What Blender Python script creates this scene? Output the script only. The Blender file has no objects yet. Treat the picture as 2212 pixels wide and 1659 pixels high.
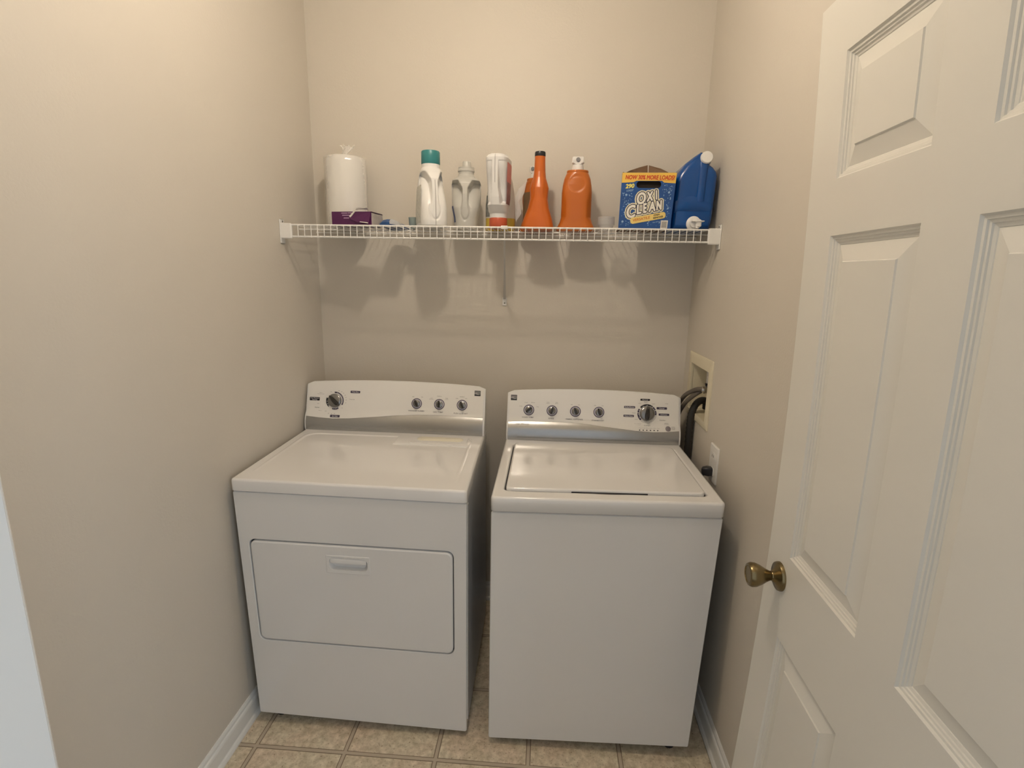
import bpy, math, random
from mathutils import Vector, Matrix
random.seed(7)
PI = math.pi
S = bpy.context.scene
C = S.collection

# ------------------------------------------------------------------ camera
CAM = Vector((0.92057, -2.06905, 1.42954))
R_ = Vector((0.99749062, 0.0684006, 0.01827065)); U_ = Vector((-0.03202657, 0.20579044, 0.97807187)); F_ = Vector((-0.06314078, 0.97620267, -0.20746467))
cd = bpy.data.cameras.new('camera'); cam = bpy.data.objects.new('camera', cd); C.objects.link(cam)
cam.matrix_world = Matrix(((R_.x, U_.x, -F_.x, CAM.x), (R_.y, U_.y, -F_.y, CAM.y), (R_.z, U_.z, -F_.z, CAM.z), (0, 0, 0, 1)))
cd.sensor_width = 36; cd.sensor_fit = 'HORIZONTAL'; cd.lens = 1115.069 / 2212 * 36; cd.clip_start = 0.01
S.camera = cam
# ------------------------------------------------------------------ world, light, exposure
w = bpy.data.worlds.new('world'); S.world = w; w.use_nodes = True
bg = w.node_tree.nodes['Background']; bg.inputs[0].default_value = (0.88, 0.94, 1.0, 1); bg.inputs[1].default_value = 0.36
S.view_settings.view_transform = 'Standard'; S.view_settings.look = 'None'
S.view_settings.exposure = 0.93; S.view_settings.gamma = 1; S.view_settings.use_curve_mapping = False
BULB_E = 168.0          # lamp bulb emission
LAMP_COL = (1.0, 0.86, 0.70)
# daylight from a window at the right-hand end of the hall outside the doorway
hl = bpy.data.lights.new('hall_window_light', 'AREA'); hl.shape = 'RECTANGLE'; hl.size = 1.1; hl.size_y = 1.5; hl.energy = 8.5; hl.color = (0.68, 0.83, 1.0)
ho = bpy.data.objects.new('hall_window_light', hl); C.objects.link(ho); ho.location = (2.35, -3.0, 1.40); ho.rotation_euler = (Vector((0, -.9, 1.0)) - ho.location).to_track_quat('-Z', 'Y').to_euler()
LAMP = (0.70, -1.00)
CEIL = 2.52

# ------------------------------------------------------------------ materials
def mat(name, col, rough=0.5, metal=0.0, noise=0.0, nscale=20.0, bump=0.0, bscale=60.0, spec=0.5, coat=0.0, trans=0.0, alpha=1.0, emit=None, estr=0.0, sss=0.0):
    m = bpy.data.materials.new(name); m.use_nodes = True
    nt = m.node_tree; b = nt.nodes['Principled BSDF']
    b.inputs['Base Color'].default_value = (*col, 1); b.inputs['Roughness'].default_value = rough; b.inputs['Metallic'].default_value = metal
    b.inputs['Specular IOR Level'].default_value = spec; b.inputs['Coat Weight'].default_value = coat; b.inputs['Coat Roughness'].default_value = 0.05
    b.inputs['Transmission Weight'].default_value = trans; b.inputs['Alpha'].default_value = alpha
    if sss: b.inputs['Subsurface Weight'].default_value = sss; b.inputs['Subsurface Radius'].default_value = (.02, .02, .02)
    if emit: b.inputs['Emission Color'].default_value = (*emit, 1); b.inputs['Emission Strength'].default_value = estr
    tc = nt.nodes.new('ShaderNodeTexCoord')
    n = nt.nodes.new('ShaderNodeTexNoise'); n.inputs['Scale'].default_value = nscale; n.inputs['Detail'].default_value = 4
    nt.links.new(tc.outputs['Object'], n.inputs['Vector'])
    mx = nt.nodes.new('ShaderNodeMix'); mx.data_type = 'RGBA'
    k = 1 - noise
    mx.inputs['A'].default_value = (col[0] * k, col[1] * k, col[2] * k, 1)
    mx.inputs['B'].default_value = (min(1, col[0] * (2 - k)), min(1, col[1] * (2 - k)), min(1, col[2] * (2 - k)), 1)
    nt.links.new(n.outputs['Fac'], mx.inputs['Factor'])
    nt.links.new(mx.outputs['Result'], b.inputs['Base Color'])
    if bump:
        n2 = nt.nodes.new('ShaderNodeTexNoise'); n2.inputs['Scale'].default_value = bscale; n2.inputs['Detail'].default_value = 3
        nt.links.new(tc.outputs['Object'], n2.inputs['Vector'])
        bp = nt.nodes.new('ShaderNodeBump'); bp.inputs['Strength'].default_value = bump; bp.inputs['Distance'].default_value = 0.002
        nt.links.new(n2.outputs['Fac'], bp.inputs['Height']); nt.links.new(bp.outputs['Normal'], b.inputs['Normal'])
    return m

M_wall = mat('wall_paint', (0.63, 0.585, 0.51), 0.55, noise=0.02, nscale=3, bump=0.2, bscale=170)
M_ceil = mat('ceiling_paint', (0.75, 0.72, 0.66), 0.8, bump=0.3, bscale=120)
M_trim = mat('white_trim_paint', (0.77, 0.77, 0.745), 0.35, noise=0.01)
M_door = mat('white_door_paint', (0.74, 0.72, 0.655), 0.33, noise=0.012, nscale=6, bump=0.06, bscale=40)
M_enamel = mat('white_enamel', (0.79, 0.785, 0.775), 0.13, noise=0.008, nscale=2, coat=0.35)
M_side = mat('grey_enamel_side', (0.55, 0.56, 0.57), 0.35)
M_fascia = mat('console_white', (0.80, 0.785, 0.75), 0.16, noise=0.01, coat=0.3)
M_silver = mat('brushed_silver', (0.42, 0.42, 0.415), 0.25, metal=0.8, noise=0.05, nscale=90)
M_recess_shade = mat('recess_shade', (0.03, 0.03, 0.035), 0.8)
M_print_d = mat('dark_purple_print', (0.045, 0.035, 0.07), 0.5)
M_print_g = mat('grey_print', (0.16, 0.15, 0.16), 0.5)
M_print_w = mat('white_print', (0.78, 0.76, 0.78), 0.5)
M_lav = mat('lavender_ring', (0.60, 0.58, 0.66), 0.35)
M_knob = mat('silver_knob', (0.25, 0.245, 0.235), 0.22, metal=0.7)
M_grip = mat('dark_knob_grip', (0.035, 0.033, 0.03), 0.25, metal=0.3)
M_cream = mat('cream_plastic', (0.80, 0.76, 0.62), 0.4)
M_brass = mat('antique_brass', (0.24, 0.185, 0.095), 0.27, metal=1.0, noise=0.12, nscale=30)
M_wire = mat('white_vinyl_wire', (0.80, 0.79, 0.76), 0.4)
M_box_pl = mat('cream_box_plastic', (0.72, 0.66, 0.50), 0.45)
M_pipe = mat('chrome_pipe', (0.6, 0.58, 0.55), 0.25, metal=1.0, noise=0.2, nscale=60)
M_hose = mat('brown_grey_hose', (0.12, 0.10, 0.08), 0.45, noise=0.3, nscale=300)
M_black = mat('black_rubber', (0.022, 0.02, 0.017), 0.5)
M_blk = mat('black_plastic', (0.012, 0.012, 0.016), 0.35)
M_white_pl = mat('white_bottle_plastic', (0.80, 0.79, 0.765), 0.3, noise=0.01)
M_grey_wh = mat('shaded_white_plastic', (0.74, 0.735, 0.725), 0.35)
M_teal = mat('teal_cap', (0.035, 0.22, 0.23), 0.35)
M_clear = mat('translucent_plastic', (0.80, 0.79, 0.74), 0.3, trans=0.35, sss=0.1)
M_cup = mat('smoky_clear_plastic', (0.62, 0.61, 0.60), 0.10, alpha=0.28)
M_cup2 = mat('grey_green_plastic', (0.26, 0.32, 0.31), 0.4)
M_redcap = mat('red_orange_cap', (0.48, 0.085, 0.035), 0.35, noise=0.1, nscale=30)
M_pink = mat('pink_label', (0.62, 0.22, 0.20), 0.5, noise=0.2, nscale=40)
M_dlabel = mat('dark_mottled_label', (0.20, 0.21, 0.20), 0.5, noise=0.9, nscale=60)
M_blabel = mat('blue_label', (0.05, 0.10, 0.30), 0.4)
M_yellow = mat('yellow_plastic', (0.62, 0.44, 0.07), 0.45)
M_orange = mat('orange_plastic', (0.56, 0.125, 0.014), 0.28, noise=0.06, nscale=8)
M_orange2 = mat('amber_orange_plastic', (0.50, 0.13, 0.015), 0.3, noise=0.06, nscale=8)
M_boxblue = mat('box_blue_print', (0.012, 0.075, 0.27), 0.4, noise=0.25, nscale=14)
M_boxyel = mat('box_yellow_print', (0.80, 0.52, 0.09), 0.4, noise=0.08, nscale=12)
M_boxred = mat('box_red_print', (0.55, 0.06, 0.02), 0.4)
M_cream_p = mat('cream_print', (0.72, 0.68, 0.50), 0.4)
M_navy = mat('navy_outline_print', (0.012, 0.010, 0.04), 0.4)
M_wht_p = mat('white_letter_print', (0.80, 0.77, 0.70), 0.4)
M_bubble = mat('pale_blue_print', (0.30, 0.45, 0.66), 0.4)
M_card = mat('brown_cardboard', (0.17, 0.10, 0.055), 0.8, noise=0.35, nscale=25)
M_jug = mat('blue_jug_plastic', (0.002, 0.066, 0.27), 0.22, noise=0.1, nscale=5)
M_purple = mat('purple_cardboard', (0.075, 0.007, 0.068), 0.45, noise=0.15)
M_greycard = mat('grey_cardboard', (0.42, 0.38, 0.35), 0.7, noise=0.35, nscale=40)
M_paper = mat('paper_towel_white', (0.82, 0.79, 0.74), 0.7, bump=0.3, bscale=90)
M_film = mat('clear_film', (0.95, 0.94, 0.90), 0.12, alpha=0.30, spec=0.9, bump=0.8, bscale=35)
M_film2 = mat('hazy_film', (0.90, 0.87, 0.83), 0.25, alpha=0.55, spec=0.8, bump=0.8, bscale=45)
M_outlet = mat('white_outlet_plastic', (0.78, 0.77, 0.74), 0.35)
M_screw = mat('grey_screw', (0.25, 0.24, 0.22), 0.4, metal=0.8)
M_bulb = mat('lamp_bulb', (0.9, 0.9, 0.9), 0.4, emit=LAMP_COL, estr=BULB_E)

# vinyl tile material: mottled beige stone
def tile_mat():
    m = bpy.data.materials.new('vinyl_tile'); m.use_nodes = True
    nt = m.node_tree; b = nt.nodes['Principled BSDF']; b.inputs['Roughness'].default_value = 0.38
    g = nt.nodes.new('ShaderNodeNewGeometry')
    def noise(sc, de):
        n = nt.nodes.new('ShaderNodeTexNoise'); n.inputs['Scale'].default_value = sc; n.inputs['Detail'].default_value = de; n.inputs['Roughness'].default_value = .65
        nt.links.new(g.outputs['Position'], n.inputs['Vector']); return n
    r = nt.nodes.new('ShaderNodeValToRGB'); r.color_ramp.elements[0].position = .36; r.color_ramp.elements[1].position = .66
    r.color_ramp.elements[0].color = (0.50, 0.42, 0.30, 1); r.color_ramp.elements[1].color = (0.80, 0.71, 0.565, 1)
    nt.links.new(noise(48, 9).outputs['Fac'], r.inputs['Fac'])
    r2 = nt.nodes.new('ShaderNodeValToRGB'); r2.color_ramp.elements[0].position = .30; r2.color_ramp.elements[1].position = .42
    r2.color_ramp.elements[0].color = (0.55, 0.47, 0.40, 1); r2.color_ramp.elements[1].color = (1, 1, 1, 1)
    nt.links.new(noise(120, 3).outputs['Fac'], r2.inputs['Fac'])
    r3 = nt.nodes.new('ShaderNodeValToRGB'); r3.color_ramp.elements[0].color = (0.985, 1.0, 0.97, 1); r3.color_ramp.elements[1].color = (1.02, 0.98, 0.96, 1)
    r3.color_ramp.elements[0].position = .4; r3.color_ramp.elements[1].position = .6
    nt.links.new(noise(9, 2).outputs['Fac'], r3.inputs['Fac'])
    m1 = nt.nodes.new('ShaderNodeMix'); m1.data_type = 'RGBA'; m1.blend_type = 'MULTIPLY'; m1.inputs['Factor'].default_value = 1
    nt.links.new(r.outputs[0], m1.inputs['A']); nt.links.new(r2.outputs[0], m1.inputs['B'])
    m2 = nt.nodes.new('ShaderNodeMix'); m2.data_type = 'RGBA'; m2.blend_type = 'MULTIPLY'; m2.inputs['Factor'].default_value = 1
    nt.links.new(m1.outputs['Result'], m2.inputs['A']); nt.links.new(r3.outputs[0], m2.inputs['B'])
    nt.links.new(m2.outputs['Result'], b.inputs['Base Color'])
    return m
M_tile = tile_mat()
M_grout = mat('grout_line', (0.26, 0.20, 0.14), 0.6, noise=0.1)
M_groutc = mat('grout_strip', (0.50, 0.42, 0.32), 0.5, noise=0.08)

# ------------------------------------------------------------------ mesh helpers
class G:
    def __init__(s, f=None): s.v = []; s.f = []; s.m = []; s.map = f; s.mi = 0
    def add(s, V, F):
        o = len(s.v); s.v += [tuple(p) for p in V]; s.f += [tuple(i + o for i in q) for q in F]; s.m += [s.mi] * len(F); return s
    def box(s, x0, x1, y0, y1, z0, z1):
        V = [(x, y, z) for z in (z0, z1) for y in (y0, y1) for x in (x0, x1)]
        return s.add(V, [(0, 2, 3, 1), (4, 5, 7, 6), (0, 1, 5, 4), (2, 6, 7, 3), (0, 4, 6, 2), (1, 3, 7, 5)])
    def bbox(s, x0, x1, y0, y1, z0, z1, b=0.003):   # chamfered box
        r = []
        for z, i in ((z0, b), (z0 + b, 0), (z1 - b, 0), (z1, b)):
            r.append([(x0 + i + b, y0 + i, z), (x1 - i - b, y0 + i, z), (x1 - i, y0 + i + b, z), (x1 - i, y1 - i - b, z), (x1 - i - b, y1 - i, z), (x0 + i + b, y1 - i, z), (x0 + i, y1 - i - b, z), (x0 + i, y0 + i + b, z)])
        return s.loft(r)
    def loft(s, rings, cap0=True, cap1=True, closed=False):
        n = len(rings[0]); V = [p for r in rings for p in r]; F = []
        k = len(rings); rng = range(k) if closed else range(k - 1)
        for i in rng:
            a = i * n; b = ((i + 1) % k) * n
            for j in range(n):
                j2 = (j + 1) % n; F.append((a + j, a + j2, b + j2, b + j))
        if not closed:
            if cap0: F.append(tuple(range(n))[::-1])
            if cap1: F.append(tuple(range((k - 1) * n, k * n)))
        return s.add(V, F)
    def strip(s, rows):   # open grid
        n = len(rows[0]); V = [p for r in rows for p in r]
        F = [(i * n + j, i * n + j + 1, (i + 1) * n + j + 1, (i + 1) * n + j) for i in range(len(rows) - 1) for j in range(n - 1)]
        return s.add(V, F)
    def lathe(s, prof, org, ax, n=24):   # prof: (r, h) along axis
        ax = Vector(ax).normalized(); t = Vector((0, 0, 1)) if abs(ax.z) < .9 else Vector((1, 0, 0))
        e1 = ax.cross(t).normalized(); e2 = ax.cross(e1); o = Vector(org)
        rings = [[tuple(o + ax * h + (e1 * math.cos(2 * PI * k / n) + e2 * math.sin(2 * PI * k / n)) * max(r, 1e-5)) for k in range(n)] for r, h in prof]
        return s.loft(rings)
    def tube(s, path, r, n=8, caps=True):
        P = [Vector(p) for p in path]; rings = []; e = None
        for i, p in enumerate(P):
            d = (P[min(i + 1, len(P) - 1)] - P[max(i - 1, 0)]).normalized()
            if e is None:
                t = Vector((0, 0, 1)) if abs(d.z) < .9 else Vector((1, 0, 0)); e = d.cross(t).normalized()
            else: e = (e - d * e.dot(d)).normalized()
            e2 = d.cross(e); rr = r[i] if isinstance(r, (list, tuple)) else r
            rings.append([tuple(p + (e * math.cos(2 * PI * k / n) + e2 * math.sin(2 * PI * k / n)) * rr) for k in range(n)])
        return s.loft(rings, caps, caps)

def wl(o):
    p = Vector((0, 0, 0))
    while o: p = p + o.location; o = o.parent
    return p
def mk(name, g, m, parent=None, smooth=False, angle=35, flip=True):
    V = [Vector(p) for p in g.v]
    if g.map: V = [Vector(g.map(p)) for p in V]
    if parent: base = wl(parent)
    else:
        lo = [min(p[i] for p in V) for i in range(3)]; hi = [max(p[i] for p in V) for i in range(3)]
        base = Vector(((lo[0] + hi[0]) / 2, (lo[1] + hi[1]) / 2, lo[2]))
    me = bpy.data.meshes.new(name); me.from_pydata([tuple(p - base) for p in V], [], g.f)
    ms = m if isinstance(m, (list, tuple)) else [m]
    for q in ms: me.materials.append(q)
    if len(ms) > 1:
        for p, i in zip(me.polygons, g.m): p.material_index = i
    if flip:
        import bmesh
        b = bmesh.new(); b.from_mesh(me); bmesh.ops.recalc_face_normals(b, faces=b.faces); b.to_mesh(me); b.free()
    if smooth:
        me.shade_smooth() if hasattr(me, 'shade_smooth') else None
        me.set_sharp_from_angle(angle=math.radians(angle))
    me.update()
    o = bpy.data.objects.new(name, me); C.objects.link(o)
    if parent: o.parent = parent
    else: o.location = base
    return o
def empty(name, loc):
    o = bpy.data.objects.new(name, None); o.empty_display_size = .05; C.objects.link(o); o.location = loc; return o
def tag(o, label=None, cat=None, group=None, kind=None):
    if label: o['label'] = label
    if cat: o['category'] = cat
    if group: o['group'] = group
    if kind: o['kind'] = kind
    return o
def rrect(x0, x1, y0, y1, r, n=5):
    P = []
    for cx, cy, a0 in ((x1 - r, y1 - r, 0), (x0 + r, y1 - r, 90), (x0 + r, y0 + r, 180), (x1 - r, y0 + r, 270)):
        for k in range(n + 1):
            a = math.radians(a0 + 90 * k / n); P.append((cx + r * math.cos(a), cy + r * math.sin(a)))
    return P
def inset_rr(x0, x1, y0, y1, r, i, n=5): return rrect(x0 + i, x1 - i, y0 + i, y1 - i, max(r - i, 1e-4), n)
def sm(a, b, x):
    t = max(0, min(1, (x - a) / (b - a))); return t * t * (3 - 2 * t)
def interp(tab, z):
    if z <= tab[0][0]: return tab[0][1:]
    for a, b in zip(tab, tab[1:]):
        if z <= b[0]:
            t = (z - a[0]) / (b[0] - a[0] + 1e-12); t2 = t
            return tuple(p + (q - p) * t2 for p, q in zip(a[1:], b[1:]))
    return tab[-1][1:]
def catmull(P, k=6):
    P = [Vector(p) for p in P]; out = []
    for i in range(len(P) - 1):
        p0 = P[max(i - 1, 0)]; p1 = P[i]; p2 = P[i + 1]; p3 = P[min(i + 2, len(P) - 1)]
        for j in range(k):
            t = j / k; out.append(0.5 * ((2 * p1) + (p2 - p0) * t + (2 * p0 - 5 * p1 + 4 * p2 - p3) * t * t + (3 * p1 - 3 * p2 + p3 - p0) * t ** 3))
    out.append(P[-1]); return out
_tc = {}
def text2d(s, bold=0.0, shear=0.0):
    """flat letter outlines at size 1: vertices centred on their box, and faces"""
    key = (s, round(bold, 4), shear)
    if key not in _tc:
        cu = bpy.data.curves.new('t', 'FONT'); cu.body = s; cu.size = 1; cu.shear = shear; cu.offset = bold; cu.resolution_u = 3
        cu.fill_mode = 'FRONT'
        ob = bpy.data.objects.new('t', cu); C.objects.link(ob); bpy.context.view_layer.update()
        me = bpy.data.meshes.new_from_object(ob)
        V = [(v.co.x, v.co.y) for v in me.vertices]; F = [tuple(p.vertices) for p in me.polygons]
        bpy.data.objects.remove(ob); bpy.data.curves.remove(cu); bpy.data.meshes.remove(me)
        _tc[key] = (V, F)
    return _tc[key]
def put_text(g, s, cx, cy, frame, h=None, width=None, bold=0.0, shear=0.0, rot=0.0, off=0.0006, sx=1.0):
    """h = cap height; width = full width (stretches); frame(a, b, off) -> point"""
    V, F = text2d(s, bold, shear)
    V0, _ = text2d(s, 0.0, shear)
    xs = [v[0] for v in V0]; ys = [v[1] for v in V0]; x0, x1 = min(xs), max(xs); y0, y1 = min(ys), max(ys)
    ky = h / 0.70 if h else width / (x1 - x0)
    kx = width / (x1 - x0) if width else ky * sx
    mx, my = (x0 + x1) / 2, 0.35
    c, q = math.cos(rot), math.sin(rot); P = []
    for v in V:
        a = (v[0] - mx) * kx; b = (v[1] - my) * ky
        P.append(frame(cx + a * c - b * q, cy + a * q + b * c, off))
    g.add(P, F)

# ------------------------------------------------------------------ room shell
W = 1.4755; YF = -1.79; YO = -1.905; OX0, OX1, OZ = 0.581, 1.405, 1.925
HX0, HX1, HY = -1.3, 2.7, -3.6
def structure(name, g, m, parent=None, **k):
    o = mk(name, g, m, parent, **k)
    if not parent: o['kind'] = 'structure'
    return o
g = G(); g.box(HX0, HX1, HY, 0.1, -0.06, -0.0012); floor = structure('floor', g, M_grout)
g = G(); g.box(-0.1, W + .12, YO, 0.1, CEIL, CEIL + .08); structure('ceiling', g, M_ceil)
g = G(); g.box(-0.1, W + .12, 0, 0.1, -.0012, CEIL); structure('wall_back', g, M_wall)
g = G(); g.box(-0.1, 0, YF, 0, -.0012, CEIL); structure('wall_left', g, M_wall)
# right wall with the hole for the washer outlet box
by0, by1, bz0, bz1 = -0.322, -0.108, 0.945, 1.120
g = G()
g.box(W, W + .12, YF, by0, -.0012, CEIL); g.box(W, W + .12, by1, 0, -.0012, CEIL)
g.box(W, W + .12, by0, by1, -.0012, bz0); g.box(W, W + .12, by0, by1, bz1, CEIL)
structure('wall_right', g, M_wall)
g = G(); g.box(HX0, OX0 - .016, YO, YF, -.0012, CEIL); g.box(OX1 + .016, HX1, YO, YF, -.0012, CEIL); g.box(OX0 - .016, OX1 + .016, YO, YF, OZ + .016, CEIL)
structure('wall_front', g, M_wall)
# door frame: two jambs and a head, casing on both sides
fr = empty('trim_1', (OX0, YF, 0)); tag(fr, kind='structure')
def jamb(x0, x1, z0, z1):
    g = G(); g.bbox(x0, x1, YO - .004, YF + .004, z0, z1, .0015); return g
mk('jamb', jamb(OX0 - .016, OX0, -.001, OZ), M_trim, fr); mk('jamb', jamb(OX1, OX1 + .016, -.001, OZ), M_trim, fr)
mk('head', jamb(OX0 - .016, OX1 + .016, OZ, OZ + .016), M_trim, fr)
g = G(); g.bbox(OX0, OX0 + .010, YO + .03, YO + .065, 0, OZ, .002); mk('door_stop', g, M_trim, fr)
def casing(sgn, y):
    for (x0, x1, z0, z1) in ((OX0 - .066, OX0 - .008, -.001, OZ + .064), (OX1 + .008, OX1 + .066, -.001, OZ + .064), (OX0 - .008, OX1 + .008, OZ + .008, OZ + .064)):
        if sgn > 0 and x1 > 1.46: x1 = 1.47
        g = G(); a, b = (y, y + sgn * .014); g.bbox(x0, x1, min(a, b), max(a, b), z0, z1, .004); mk('casing', g, M_trim, fr)
casing(1, YF); casing(-1, YO)
# baseboards
BP = [(0, 0), (.019, 0), (.019, .006), (.016, .013), (.0125, .016), (.0115, .018), (.0115, .058), (.010, .064), (.0065, .068), (.006, .076), (.003, .083), (0, .083)]
def baseboard(name, path_f, l0, l1):
    g = G(); rings = [[path_f(l, t, z) for t, z in BP] for l in (l0, l1)]; g.loft(rings); return structure(name, g, M_trim)
baseboard('baseboard_left', lambda l, t, z: (t, l, z), YF + .016, 0)
baseboard('baseboard_back', lambda l, t, z: (l, -t, z), .019, W - .019)
baseboard('baseboard_right', lambda l, t, z: (W - t, l, z), YF + .016, 0)
# floor: separate tiles and narrow strips between them
TX, TY, TS = 0.0722, -0.8034, 0.2782; GA = .0075
nx0, nx1, ny0, ny1 = -1, 5, -4, 2
def clampbox(x0, x1, y0, y1): return max(x0, .001), min(x1, W - .001), max(y0, YF + .001), min(y1, -.001)
for i in range(nx0, nx1 + 1):
    for j in range(ny0, ny1 + 1):
        x0, x1, y0, y1 = clampbox(TX + i * TS + GA, TX + (i + 1) * TS - GA, TY + j * TS + GA, TY + (j + 1) * TS - GA)
        if x1 - x0 < .01 or y1 - y0 < .01: continue
        g = G(); b = .0012
        g.loft([[(x0, y0, -.0012), (x1, y0, -.0012), (x1, y1, -.0012), (x0, y1, -.0012)], [(x0, y0, -.0004), (x1, y0, -.0004), (x1, y1, -.0004), (x0, y1, -.0004)], [(x0 + b, y0 + b, 0), (x1 - b, y0 + b, 0), (x1 - b, y1 - b, 0), (x0 + b, y1 - b, 0)]])
        mk('tile', g, M_tile, floor)
gs = GA - .003
for i in range(nx0, nx1 + 2):
    x = TX + i * TS
    if .005 < x < W - .005:
        g = G(); g.box(x - gs, x + gs, YF + .001, -.001, -.0012, -.0003); mk('grout_strip', g, M_groutc, floor)
for j in range(ny0, ny1 + 2):
    y = TY + j * TS
    if YF + .005 < y < -.005:
        g = G(); g.box(.001, W - .001, y - gs, y + gs, -.0012, -.0002); mk('grout_strip', g, M_groutc, floor)

# ceiling lamp (out of frame, lights the room)
lamp = empty('ceiling_light', (LAMP[0], LAMP[1], CEIL - .10)); tag(lamp, 'bare round bulb in a white base on the ceiling above the machines', 'ceiling light')
g = G(); g.lathe([(.11, -.001), (.11, -.018), (.102, -.022)], (LAMP[0], LAMP[1], CEIL), (0, 0, 1), 32); mk('base', g, M_trim, lamp, True)
g = G(); g.lathe([(.016, -.020), (.018, -.045), (.014, -.050)], (LAMP[0], LAMP[1], CEIL), (0, 0, 1), 20); mk('socket', g, M_outlet, lamp, True)
g = G(); g.lathe([(.013, -.050), (.018, -.060), (.034, -.082), (.038, -.100), (.034, -.120), (.020, -.134), (.0, -.138)], (LAMP[0], LAMP[1], CEIL), (0, 0, 1), 16); mk('bulb', g, M_bulb, lamp, True)

# ------------------------------------------------------------------ door (open against the right wall)
K = .885
EX, EY, TH = 1.39, -.9985, -1.59344; BOW = .034
def dpos(u, z, off=0.0):
    b = BOW * (1 - ((z - 1.0) / .95) ** 2); c, s = math.cos(TH), math.sin(TH)
    return (EX + u * c - b * s + s * off, EY + u * s + b * c - c * off, z)
def zz(z): return 1.42954 + (z - 1.42954) * K
u1, u2, u3, u4, DWD = .10649 * K, .3705 * K, .48116 * K, .745 * K, .785
Z1t, Z1b, Z2t, Z2b, Z3t, Z3b = zz(1.84721), zz(1.6226), zz(1.51565), zz(.81307), zz(.61118), .165
DTOP, DBOT = zz(1.955), .012
door = empty('door_1', dpos(DWD, 0)); tag(door, kind='structure')
def zcuts(a, b, n=6): return [a + (b - a) * i / n for i in range(n + 1)]
us = [0, u1, u2, u3, u4, DWD]; zs = [DBOT, Z3b, Z3t, Z2b, Z2t, Z1b, Z1t, DTOP]
holes = {(1, 1), (1, 3), (1, 5), (3, 1), (3, 3), (3, 5)}
g = G()
for i in range(5):
    for j in range(7):
        if (i, j) in holes: continue
        zz_ = zcuts(zs[j], zs[j + 1], 6)
        g.strip([[dpos(us[i], z), dpos(us[i + 1], z)] for z in zz_])
def pring(ua, ub, za, zb, ins, off, n=6):
    ua += ins; ub -= ins; za += ins; zb -= ins
    P = [dpos(ua + (ub - ua) * k / 2, za, off) for k in range(2)]
    P += [dpos(ub, z, off) for z in zcuts(za, zb, n)[:-1]]
    P += [dpos(ub + (ua - ub) * k / 2, zb, off) for k in range(2)]
    P += [dpos(ua, z, off) for z in zcuts(zb, za, n)[:-1]]
    return P
g.loft([pring(0, DWD, DBOT, DTOP, 0, 0, 12), pring(0, DWD, DBOT, DTOP, 0, -.034, 12)], cap0=False, cap1=True)
import bmesh
mk('slab', g, M_door, door, flip=True)
PROF = [(0, 0), (.0025, -.0035), (.0060, -.0040), (.0070, -.0062), (.0100, -.0068), (.0110, -.0088), (.0150, -.0100), (.0160, -.0110), (.0440, -.0035), (.0455, -.0012)]
for (i, j) in sorted(holes, key=lambda q: (-q[1], q[0])):
    g = G(); g.loft([pring(us[i], us[i + 1], zs[j], zs[j + 1], a, o) for a, o in PROF], cap0=False, cap1=False)
    ua, ub, za, zb = us[i] + .0455, us[i + 1] - .0455, zs[j] + .0455, zs[j + 1] - .0455
    g.strip([[dpos(ua, z, -.0012), dpos((ua + ub) / 2, z, -.0012), dpos(ub, z, -.0012)] for z in zcuts(za, zb, 6)])
    mk('panel', g, M_door, door, flip=False)
KU, KZ = .066, .826
kb = Vector(dpos(KU, KZ, 0)); kn = (Vector(dpos(KU, KZ, 1)) - kb).normalized()
knob = mk('door_knob', G().lathe([(.0105, .004), (.0105, .016), (.0095, .018), (.0105, .022), (.0145, .030), (.0205, .040), (.0245, .050), (.0250, .058), (.0225, .0635), (.0180, .0650), (.0165, .0635), (.0, .0632)], kb, kn, 32), M_brass, door, True)
tag(knob, 'antique brass tulip knob')
ros = mk('rosette', G().lathe([(.030, -.0005), (.030, .003), (.0285, .0065), (.024, .009), (.015, .0125), (.0105, .0165), (.0, .0165)], kb, kn, 32), M_brass, knob, True)
g = G(); P = [dpos(0, KZ + dz, -.017 + dx) for dx, dz in ((-.012, -.028), (.012, -.028), (.012, .028), (-.012, .028))]
g.loft([[tuple(Vector(p)) for p in P], [tuple(Vector(p) + Vector((0, .0012, 0))) for p in P]]); mk('latch_plate', g, M_brass, door)

# ------------------------------------------------------------------ machines: local box warped a little out of square
def mkwarp(w, d, h, zb, C8):
    C8 = [Vector(c) for c in C8]
    def f(P):
        a = P[0] / w; b = P[1] / d; c = (P[2] - zb) / (h - zb); r = Vector((0, 0, 0))
        for i, wa in ((0, 1 - a), (1, a)):
            for j, wb in ((0, 1 - b), (1, b)):
                for k, wc in ((0, 1 - c), (1, c)): r = r + C8[k * 4 + j * 2 + i] * (wa * wb * wc)
        return r
    return f
FD = mkwarp(.69, .576, .837, .03, [(.0415, -.7207, .0384), (.711, -.7207, .0216), (.030, -.144, .03), (.705, -.144, .03), (.0212, -.7207, .8373), (.711, -.7207, .8318), (.010, -.144, .837), (.699, -.144, .837)])
FW = mkwarp(.64, .66, .8275, .03, [(.7806, -.7362, .022), (1.3888, -.7362, .0412), (.78, -.0762, .03), (1.41, -.0762, .03), (.7822, -.7362, .8255), (1.4185, -.7362, .8366), (.7832, -.0762, .8275), (1.4215, -.0762, .8275)])
def ring2(P, z): return [(x, y, z) for x, y in P]
def ringf(P, y): return [(x, y, z) for x, z in P]

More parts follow.
